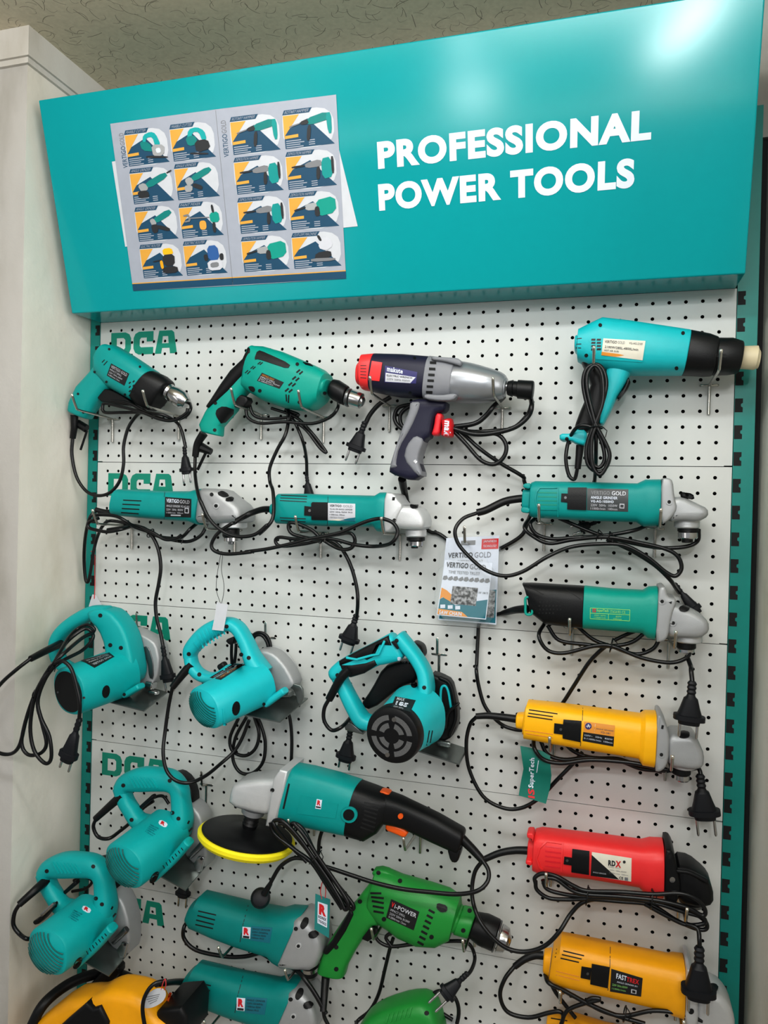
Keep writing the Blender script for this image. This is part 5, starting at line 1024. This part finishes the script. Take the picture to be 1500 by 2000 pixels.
# saw 3
t = Tool('circular_saw', 'cyan and black circular saw with round black grille end, centre of the third panel', 'circular saw', C3, (750, 650), 90)
t.prism('guard', [(985, 418), (1055, 440), (1135, 482), (1165, 600), (1182, 680), (1185, 800), (1150, 880), (1085, 915), (1030, 895), (990, 780), (985, 560)], 22, 60, BLK, 6)
t.bar('guard_rim', [(1050, 460, 14, 8), (1120, 500, 14, 8), (1155, 620, 14, 8), (1165, 760, 14, 8), (1120, 880, 14, 8)], BLK, d=60)
t.bar('guard_slot', [(1058, 700, 9, 2), (1052, 600, 9, 2), (1060, 535, 9, 2), (1088, 525, 9, 2), (1110, 570, 9, 2), (1128, 680, 9, 2)], CYAN, d=61)
t.bar('guard_lever', [(1180, 655, 10, 6), (1110, 720, 14, 6), (1080, 820, 26, 8)], BLK, d=70)
t.prism('dark_interior', [(650, 370), (760, 330), (890, 330), (905, 470), (770, 520), (560, 690), (480, 650), (560, 540)], 30, 66, BLK, 6)  # black block filling the interior behind the handle opening
t.prism('rear_knob', [(845, 200), (880, 195), (930, 225), (945, 290), (920, 325), (880, 300)], 20, 56, BLK, 6, it=2)
t.bar('handle_post', [(300, 440, 44, 18), (350, 540, 46, 18), (410, 660, 50, 19), (480, 770, 52, 20), (560, 800, 46, 20)], CYAN, d=92, n=3)
t.prism('handle', [(695, 128), (640, 160), (520, 225), (330, 320), (248, 395), (250, 440), (275, 475), (330, 485), (420, 440), (500, 425), (615, 362), (655, 358), (800, 320), (760, 200)], 70, 112, CYAN, 10)
t.bar('handle_bridge', [(745, 160, 50, 20), (820, 245, 46, 20), (890, 340, 46, 20), (935, 430, 48, 22), (950, 540, 52, 26), (930, 640, 60, 28)], CYAN, d=92, n=3)
t.prism('rubber_grip', [(690, 142), (630, 172), (520, 226), (385, 296), (335, 325), (340, 360), (385, 345), (440, 325), (500, 305), (540, 320), (590, 295), (630, 210), (720, 215)], 70, 115, BLK, 5, it=0)
t.prism('rubber_grip', [(340, 350), (430, 350), (530, 335), (600, 310), (610, 355), (520, 415), (420, 445), (370, 430)], 69, 114, BLK, 5, it=0)
t.bar('grip_strip', [(370, 318, 9, 3), (440, 330, 9, 3), (545, 300, 9, 3), (600, 290, 9, 3), (640, 200, 9, 3)], CYAN, d=114, sub=1)
t.prism('grip_tab', [(690, 200), (720, 190), (750, 250), (735, 255)], 112, 116, BLK, 1, it=0)
a, b_, ax = motor(t, (705, 880, 190), (880, 735, 92), 38, 49, CYAN)
t.lathe('end_cover', a - ax * .006, a + ax * .022, [(0, 30), (0, 39), (2, 42.5), (6, 44), (22, 44), (28, 41)], BLK, 44)
u = Vector((1, 0, 0)); u = (u - ax * u.dot(ax)).normalized(); w_ = ax.cross(u)
if w_.z < 0: w_ = -w_
for k in range(4):
    for (ra, rb, g) in ((12, 20, .26), (24, 32, .16)):
        a0, a1 = k * PI / 2 + g + PI / 4 * 0, (k + 1) * PI / 2 - g; P = [a - ax * .0066 + (u * math.cos(x) * 1.06 + w_ * math.sin(x)) * (rr / 1000) for rr, xs in ((ra, [a0 + (a1 - a0) * i / 8 for i in range(9)]), (rb, [a1 + (a0 - a1) * i / 8 for i in range(9)])) for x in xs]
        t.mesh('grille', (P, [(i, i + 1, 16 - i, 17 - i) for i in range(8)]), GRILLM, None, False, 0)
for sx in ((712, 770), (664, 1028)): t.dot('screw', sx, 17, STEEL, .8)
t.plate([(722, 602), (870, 630), (830, 716), (690, 680)], LBLK, [('MAX', LSIL, .12, .5, .05, .3, .04), ('185', WHT, .14, .75, .38, .74, .06), ('220V 50Hz', LSIL, .1, .6, .82, .94)])
t.patch('print_dot', chaikin([(735, 312), (762, 312), (762, 338), (735, 338)], 2), WHT, .6); t.text('110 V', [(755, 335), (825, 345), (825, 362), (755, 352)], PGREY, .8)
t.screws([(730, 192), (297, 445), (932, 536)], 15); t.dot('screw', (858, 515), 24, BLK, 1.)
t.vents([(950, 960, 970, 850), (975, 940, 992, 850)], 7); t.bar('housing_lug', [(960, 940, 22, 12), (1000, 880, 22, 12)], CYAN, d=120)
plate3(t, (1190, 1105, 100), (880, 1005, 100), (1250, 990, 30)); t.bar('plate_bolt', [(1040, 940, 22, 4), (1115, 955, 22, 4)], PLATE, d=62)
t.prism('plate_heel', [(360, 800), (400, 770), (500, 850), (498, 868), (370, 835)], 60, 84, PLATE, 2, it=0)
t.sleeve([(385, 400, 112), (320, 470, 114), (235, 622, 110)], 8.5, r2=6.5)
t.cord([(240, 612, 110), (200, 690), (200, 780), (255, 848), (330, 822), (400, 745, 70), (430, 700, 50), (425, 780, 40), (398, 860, 40)], 3.3, d=100)
t.plug((392, 845), (352, 1075), 40, 36, pl=14)
# saws 4, 5 (same kind)
def saw_r(label, dx, dy, dd):
    fr = D1.sh(dx, dy); t = Tool('circular_saw', label, 'circular saw', fr, (1000, 450), 95); t.dd = dd
    t.prism('guard', [(1215, 262), (1290, 288), (1340, 350), (1378, 480), (1385, 620), (1368, 700), (1260, 640), (1190, 500)], 30, 72, GREY, 6)
    t.prism('blade_cover', [(1130, 95), (1180, 85), (1240, 130), (1275, 210), (1282, 292), (1220, 262), (1170, 180)], 34, 60, BLK, 3, it=1)
    t.bar('handle', [(795, 205, 46, 17), (830, 160, 52, 18), (920, 140, 66, 20), (1020, 138, 66, 20), (1110, 150, 60, 20), (1165, 200, 48, 20), (1180, 290, 48, 20), (1185, 400, 56, 24), (1160, 480, 66, 28)], SAWT, d=96, n=2.6)
    t.bar('handle_foot', [(795, 190, 46, 17), (815, 270, 42, 16), (855, 340, 42, 16), (905, 410, 44, 17), (990, 440, 50, 20)], SAWT, d=96, n=2.6)
    ribs(t, [(840 + 24 * i, 122 + 2 * i, 880 + 24 * i, 196) for i in range(7)], 9, SAWT, 1.4)
    a, b_, ax = motor(t, (803, 708, 198), (1110, 478, 92), 43, 45, SAWT, 8, 2.6, .9)
    cap_ribs(t, a, ax, 40, SAWT, 11, -.75, 8, .92)
    t.bar('cooling_duct', [(1000, 780, 26, 9), (1120, 670, 26, 10), (1230, 545, 26, 12)], SAWT, d=140)
    t.dot('brush_cap', (1005, 778), 20, BLK, 1., ry=44, rot=.6)
    t.vents([(1060 + 20 * i, 700 - 19 * i, 1072 + 20 * i, 722 - 20 * i) for i in range(7)], 5)
    q = [(1043, 402), (1095, 430), (1078, 458), (1028, 430)]
    b2 = t.patch('brand_mark', q, WHT, .6, it=1); t.text('R', [bil(q, *p) for p in ((.25, .12), (.75, .12), (.75, .82), (.25, .82))], LRED, 1., .06, b2)
    for i in range(5): t.text(('MARBLE CUTTER', '220V-50/60Hz', '1250W', '13000r/min', '110mm')[i], [bil([(978, 432), (1038, 462), (1000, 522), (938, 486)], *p) for p in ((.05, .2 * i), (.95 - .1 * (i % 3), .2 * i), (.95 - .1 * (i % 3), .2 * i + .12), (.05, .2 * i + .12))], PNAVY, .6)
    t.screws([(803, 180), (857, 404), (1123, 358), (1162, 396), (1105, 150)], 13)
    t.vents([(1232, 410, 1222, 430), (1230, 480, 1252, 455)], 10, BLK, 'vent_slot')
    plate3(t, (1208, 868, 128), (1040, 775, 128), (1392, 650, 36))
    t.prism('depth_clamp', [(1262, 690), (1295, 640), (1335, 648), (1312, 740), (1285, 740)], 78, 84, STEEL, 1, it=0); t.dot('screw', (1312, 658), 9, HOLE, .4)
    t.bar('depth_bracket', [(1240, 640, 14, 5), (1320, 560, 18, 5)], DSTEEL, d=80)
    t.bar('lock_switch', [(1000, 250, 12, 6), (920, 320, 10, 6)], BLK, d=84)
    t.sleeve([(800, 240, 104), (720, 310, 108 + dd * .6), (622, 398, 112 + dd)], 8.5, r2=6)
    return t
t = saw_r('teal marble cutter with ribbed end and coloured mark, beside the polisher pad', 0, 0, 0)
t.cord([(628, 390, 112), (608, 450), (640, 515), (710, 525), (780, 478, 90), (850, 420, 60), (930, 330, 50), (1000, 280, 44)], 3.3, d=110)
t.cord([(940, 300, 50), (1000, 260), (1060, 250), (1100, 300)], 3, d=40, name='cord_bundle')
t.cord([(1200, 640, 22), (1195, 760), (1192, 850)], 3.2, d=22, name='cord_bundle'); t.plug((1200, 760), (1190, 905), 34, 30, pl=20)
t = saw_r('teal marble cutter with ribbed end and coloured mark, lowest saw at the bottom left corner', -498, 558, 40)
t.fr = D1
t.dd = 0; t.cord([(130, 950, 192), (95, 1010), (88, 1090), (130, 1150), (180, 1180, 196), (220, 1160, 160)], 3.6, d=200)
t.prism('spanner_holder', [(232, 1050), (270, 1035), (350, 940), (362, 965), (280, 1065), (245, 1075)], 150, 168, BLK, 2); t.bar('spanner', [(275, 1020, 9, 3), (350, 952, 9, 3)], STEEL, d=173)
t.cord([(480, 800, 40), (540, 775), (600, 800), (560, 850), (470, 870)], 3, d=50, name='cord_bundle')
# ================================================================ polisher
t = Tool('polisher', 'teal and black rotary polisher with yellow-rimmed backing pad, across the fourth panel', 'polisher', D2, (700, 270), 88)
t.loft('motor_housing', [(545, 82, 476, 350, 36), (622, 97, 552, 366, 37), (740, 128, 680, 392, 37), (856, 166, 803, 416, 37)], TEAL, r0=2, r1=1, n=3)
t.prism('gear_plate', [(478, 115), (508, 74), (548, 82), (530, 170), (482, 352), (440, 342)], 50, 126, LGREY, 4, it=0)
t.prism('gear_head', [(262, 172), (288, 143), (385, 130), (478, 128), (512, 95), (520, 110), (490, 210), (462, 290), (420, 302), (248, 258)], 56, 120, LGREY, 10, it=1)
t.patch('plate_slot', [(508, 175), (516, 178), (488, 300), (480, 298)], HOLE, .5); t.dot('screw', (430, 208), 10, HOLE, .5)
t.loft('rear_housing', [(854, 168, 802, 417, 37), (930, 195, 890, 443, 36), (985, 214, 950, 408, 30), (1010, 222, 985, 365, 25)], BLK, r0=0, r1=3, n=3)
t.loft('handle', [(985, 214, 962, 362, 25), (1060, 240, 1035, 378, 22), (1110, 264, 1078, 390, 21), (1240, 325, 1210, 455, 20), (1376, 402, 1342, 515, 20)], BLK, r0=0, r1=6, n=2.8)
t.prism('handle_horn', [(1290, 475), (1360, 470), (1348, 530), (1335, 546), (1308, 540)], 72, 104, BLK, 4, it=1)
t.prism('trigger', [(992, 352), (1015, 355), (1104, 398), (1084, 432), (1040, 412), (988, 392)], 76, 100, ORNG, 4, it=1)
t.dot('lock_button', (1057, 333), 13, ORNG, 3, seg=16); t.prism('speed_dial', [(955, 206), (985, 205), (1012, 220), (990, 224)], 78, 98, ORNG, 2, it=1)
t.dot('brush_ring', (808, 326), 39, TEAL, 3., seg=24); t.dot('brush_cap', (806, 325), 27, BLK, 4., seg=20)
t.patch('name_panel', [(572, 230), (752, 276), (738, 346), (552, 322)], TEAL, .8)
q = [(648, 250), (674, 256), (668, 300), (640, 296)]; b2 = t.patch('brand_mark', q, WHT, 1.3); t.text('R', [bil(q, *p) for p in ((.2, .08), (.85, .08), (.85, .62), (.2, .62))], LRED, 1.7, .05, b2); t.line('mark_bar', bil(q, .08, .82), bil(q, .95, .82), 7, PDARK, 1.6, b2)
t.vents([(878 - 6 * (i > 3) * (i - 3), 268 + 20 * i, 950 - 4 * i, 285 + 21 * i) for i in range(7)], 9)
up = (t.P((322, 345)) - t.P((310, 420))).normalized(); pc = t.P((308, 420)); up = (up + Vector((0, .11, 0))).normalized()
t.lathe('spindle_neck', t.P((340, 292)), t.P((330, 335)), [(0, 22), (10, 20), (14, 14)], GREY)
t.lathe('spindle', t.P((335, 318)), t.P((318, 385)), [(0, 12), (8, 14), (9, 11), (14, 14), (15, 11), (20, 14), (28, 12)], BLK)
t.lathe('backing_pad', pc - up * .002, pc + up * .012, [(0, 80), (3, 80), (5, 77), (9, 40), (13, 14), (14, 12)], RUB, 56)
t.lathe('foam_rim', pc - up * .0185, pc - up * .001, [(0, 66), (2, 80), (8, 85.5), (14, 86), (17, 83), (17.5, 76)], PADY, 56)
t.sleeve([(1350, 440, 88), (1410, 500, 90), (1455, 550, 94)], 8)
t.cord([(1455, 548, 94), (1485, 600, 100), (1480, 655, 108), (1430, 700, 116), (1330, 716), (1200, 706), (1060, 690), (930, 660), (830, 628), (740, 598), (660, 572), (590, 545), (530, 542), (470, 580), (432, 640), (415, 675)], 3.4, d=112)
t.lathe('plug', t.P((372, 735), 96), t.P((372, 735), 120), [(0, 15), (6, 17), (14, 16.5), (22, 13), (24, 8)], PLUGM); t.sleeve([(390, 715, 112), (420, 665, 112)], 6, name='cord_boot', r2=4)
t.cord([(600, 560, 124), (520, 480), (445, 390, 140), (440, 358), (485, 362, 146), (560, 440), (630, 540), (700, 640), (760, 740), (785, 790), (800, 760), (740, 660), (650, 530), (580, 420), (540, 375, 142)], 3.4, d=136, name='cord_bundle')
t.cord([(520, 400, 140), (530, 370), (580, 400), (640, 515), (720, 635), (822, 765), (800, 780), (700, 650), (600, 500), (500, 385), (460, 370)], 3.4, d=144, name='cord_bundle')
t.cord([(420, 365, 130), (440, 420), (540, 500), (620, 560), (700, 680), (770, 788)], 3.3, d=130, name='cord_bundle')
t.cord([(680, 385, 40), (660, 450), (655, 520, 40)], 3.3, d=40, name='cord_bundle')
t.tie((640, 535), 14, 138, .7)
# ================================================================ tools along the bottom edge
t = Tool('breaker_hammer', 'large yellow and black demolition tool cut off by the bottom left edge', 'demolition hammer', D1, (700, 1640), 110)
t.prism('motor_housing', [(180, 1800), (220, 1730), (480, 1520), (585, 1508), (655, 1508), (720, 1470), (785, 1453), (925, 1478), (1005, 1520), (1062, 1622), (1165, 1705), (1180, 1800), (700, 1900), (300, 1900)], 130, 198, YELD, 16)
t.prism('rubber_grip', [(390, 1745), (470, 1670), (590, 1568), (640, 1602), (682, 1588), (735, 1695), (720, 1780), (500, 1820)], 176, 205, BLK, 6, it=0)
t.prism('end_cover', [(1042, 1630), (1122, 1540), (1258, 1530), (1295, 1600), (1285, 1760), (1172, 1722)], 104, 186, BLK, 8, it=0)
t.cord([(190, 1780, 195), (280, 1610, 180), (420, 1490, 140), (560, 1425, 105), (690, 1400, 75), (800, 1420, 70), (905, 1475, 90), (930, 1510, 140)], 9.5, name='carry_handle', m=BLK)
t.prism('rear_bracket', [(560, 1500), (640, 1420), (740, 1330), (795, 1340), (795, 1400), (720, 1460), (650, 1510)], 84, 108, BLK, 4)
t.line('warning_mark', (1090, 1585), (1112, 1530), 16, ORNG, 1.5)
t = Tool('jigsaw', 'green power tool with ribbed grip, cut off by bottom edge below the green drill', 'jigsaw', D2, (1080, 1290), 80)
t.prism('motor_housing', [(820, 1420), (870, 1338), (905, 1290), (985, 1248), (1100, 1214), (1185, 1212), (1240, 1262), (1280, 1420)], 48, 112, GRN, 16)
ribs(t, [(1000 + 22 * i, 1300 - 6 * i, 985 + 22 * i, 1345 - 6 * i) for i in range(6)], 9, GRN, 1.6)
t.screws([(1183, 1297)], 12); t.prism('shoe', [(1235, 1330), (1330, 1335), (1330, 1420), (1240, 1420)], 40, 70, LGREY, 3, it=0)
t.cord([(1310, 1420, 60), (1340, 1300), (1320, 1220), (1260, 1190), (1220, 1200), (1200, 1230), (1235, 1280), (1310, 1330)], 3.3, d=36)
# ================================================================ hang tags
def hangtag(name, label, cat, fr, poly, d, m, string, sm=PINK, r=.7, cr=0, sd=None):
    t = Tool(name, label, cat, fr, poly[0], d)
    t.prism('card', poly, d - .4, d + .4, m, 0, it=cr)
    if string: t.cord(string, r, d, 'string', m=sm, k=8)
    return t
hangtag('hang_tag', 'blank white hang tag on a thin dark loop above the cyan saw', 'tag', B1, [(1100, 1035), (1184, 1052), (1172, 1130), (1150, 1246), (1066, 1238), (1088, 1130)], 114, PAPER, [(1128, 1045, 114), (1100, 960, 116), (1098, 880, 118), (1115, 760, 120), (1135, 665, 122), (1142, 700), (1135, 800), (1152, 900), (1150, 975), (1135, 1045, 114)], PDARK, .45)
hangtag('hang_tag', 'blank white hang tag on a red tie half hidden behind the leftmost saw', 'tag', B1, [(190, 978), (215, 985), (262, 1060), (240, 1120), (160, 1110), (165, 1060)], 14, PAPER, [(203, 1010, 15), (208, 900), (206, 800), (208, 700, 20), (195, 675, 30), (180, 662, 36)], PINK, .9)
t = hangtag('hang_tag', 'teal hang tag with white and red mark on a red string beside the green drill', 'tag', D2, [(640, 714), (712, 742), (706, 930), (636, 886)], 118, TAGT, [(672, 740, 118), (665, 700), (678, 650), (690, 690), (688, 735)], PINK, .8)
q = [(652, 752), (700, 768), (697, 880), (650, 856)]; t.patch('printed_field', q, WHT, .3, cut=1); t.text('R', [bil(q, *p) for p in ((.15, .06), (.88, .06), (.88, .55), (.15, .55))], LRED, .6, .06); t.text('RONIX', [bil(q, *p) for p in ((.1, .6), (.92, .6), (.92, .74), (.1, .74))], PDARK, .6, .03); t.text('TOOLS', [bil(q, *p) for p in ((.1, .8), (.92, .8), (.92, .93), (.1, .93))], PDARK, .6, .03)
t = Tool('hang_tag', 'dark green folded paper tag with white sideways lettering hanging under the yellow grinder', 'tag', C4, (400, 560), 70)
P0 = [[(322, 435), (380, 446), (440, 462), (485, 490)], [(330, 490), (388, 498), (442, 512), (486, 540)], [(340, 560), (394, 566), (446, 582), (492, 596)], [(328, 620), (384, 632), (436, 648), (484, 662)], [(314, 704), (366, 720), (418, 736), (462, 750)]]
V = [t.P(p, 62 + 7 * math.sin(i * 1.6) + 3 * j) for i, row in enumerate(P0) for j, p in enumerate(row)]
t.mesh('sheet', (V, [(4 * i + j, 4 * i + j + 1, 4 * i + j + 5, 4 * i + j + 4) for i in range(4) for j in range(3)]), FLAGG, sharp=60)
t.text('IS', [(366, 716), (364, 664), (400, 672), (402, 722)], LRED, .5, .04); t.text('SuperTech', [(366, 660), (374, 498), (408, 502), (402, 668)], WHT, .5, .03); t.line('printed_line', (412, 580), (424, 500), 4, WHT, .5)
t = Tool('hang_tag', 'round white paper tag tied in front of the yellow demolition tool', 'tag', D1, (1010, 1570), 203)
t.prism('card', [(1010, 1500), (1070, 1502), (1084, 1545), (1060, 1590), (1000, 1625), (940, 1632), (912, 1600), (930, 1560)], 202.5, 203.5, PAPER, 0, it=2)
for i in range(4): t.line('printed_line', (945 + 10 * i, 1560 + 14 * i), (1040 - 6 * i, 1540 + 13 * i), 4, PGREY, .4)
t.cord([(1050, 1510, 203), (1060, 1470), (1075, 1440), (1080, 1480), (1068, 1512)], .8, 203, 'string', m=PINK)
# ================================================================ hooks: (pixel of the mount, label)
for px, py, lb in (
    (232, 808, 'wire hook under the handle of the leftmost drill, top row'), (358, 813, 'wire hook under the chuck of the leftmost drill, top row'),
    (523, 790, 'wire hook under the handle side of the green drill with black grip'), (644, 786, 'wire hook under the chuck side of the green drill with black grip'),
    (772, 793, 'wire hook carrying the red tail of the impact wrench'), (994, 780, 'wire hook carrying the silver nose of the impact wrench'),
    (1152, 745, 'wire hook looped by the coiled cord of the heat gun'), (1385, 741, 'wire hook under the black front of the heat gun'),
    (271, 1027, 'wire hook at the cord end of the grinder with rounded head, second row'), (452, 1035, 'wire hook under the head of the grinder with rounded head, second row'),
    (619, 1040, 'wire hook at the cord end of the white-labelled grinder'), (796, 1040, 'wire hook under the bright cast head of the white-labelled grinder'),
    (1078, 1023, 'wire hook at the cord end of the teal grinder with grey label'), (1294, 1028, 'wire hook under the head of the teal grinder with grey label'),
    (1104, 1224, 'wire hook under the black part of the black and green grinder'), (1292, 1247, 'wire hook under the head of the black and green grinder'),
    (288, 1227, 'wire hook behind the guard of the saw with open black motor end'), (534, 1246, 'wire hook behind the guard of the bright cyan saw'), (846, 1277, 'wire hook right of the saw with the black grille'),
    (393, 1531, 'wire hook behind the saw beside the polisher pad'), (150, 1720, 'wire hook behind the lowest left saw'),
    (1072, 1432, 'wire hook at the cord end of the yellow grinder with orange label'), (1296, 1452, 'wire hook under the head of the yellow grinder with orange label'),
    (1088, 1655, 'wire hook at the cord end of the red grinder'), (1312, 1692, 'wire hook under the black head of the red grinder'),
    (1094, 1883, 'wire hook at the cord end of the yellow grinder with black label'), (1335, 1900, 'wire hook under the pale head of the lower yellow grinder'),
    (605, 1577, 'wire hook behind the polisher pad'), (813, 1612, 'wire hook under the orange trigger of the polisher'),
    (484, 1772, 'wire hook at the tail of the grinder beside the hanging tag'), (622, 1815, 'wire hook under the head of the grinder beside the hanging tag'),
    (772, 1776, 'wire hook under the handle side of the bright green drill'), (940, 1776, 'wire hook under the chuck side of the bright green drill'),
    (474, 1916, 'wire hook under the teal grinder cut by the bottom edge'), (908, 1062, 'wire hook carrying the two chain blister packs'), (838, 1945, 'wire hook above the green tool at the bottom edge')):
    hook(px, py, lb, 0, .16 if ('saw ' in lb or lb.endswith(' saw')) else .5 if 'blister' in lb else 1.)
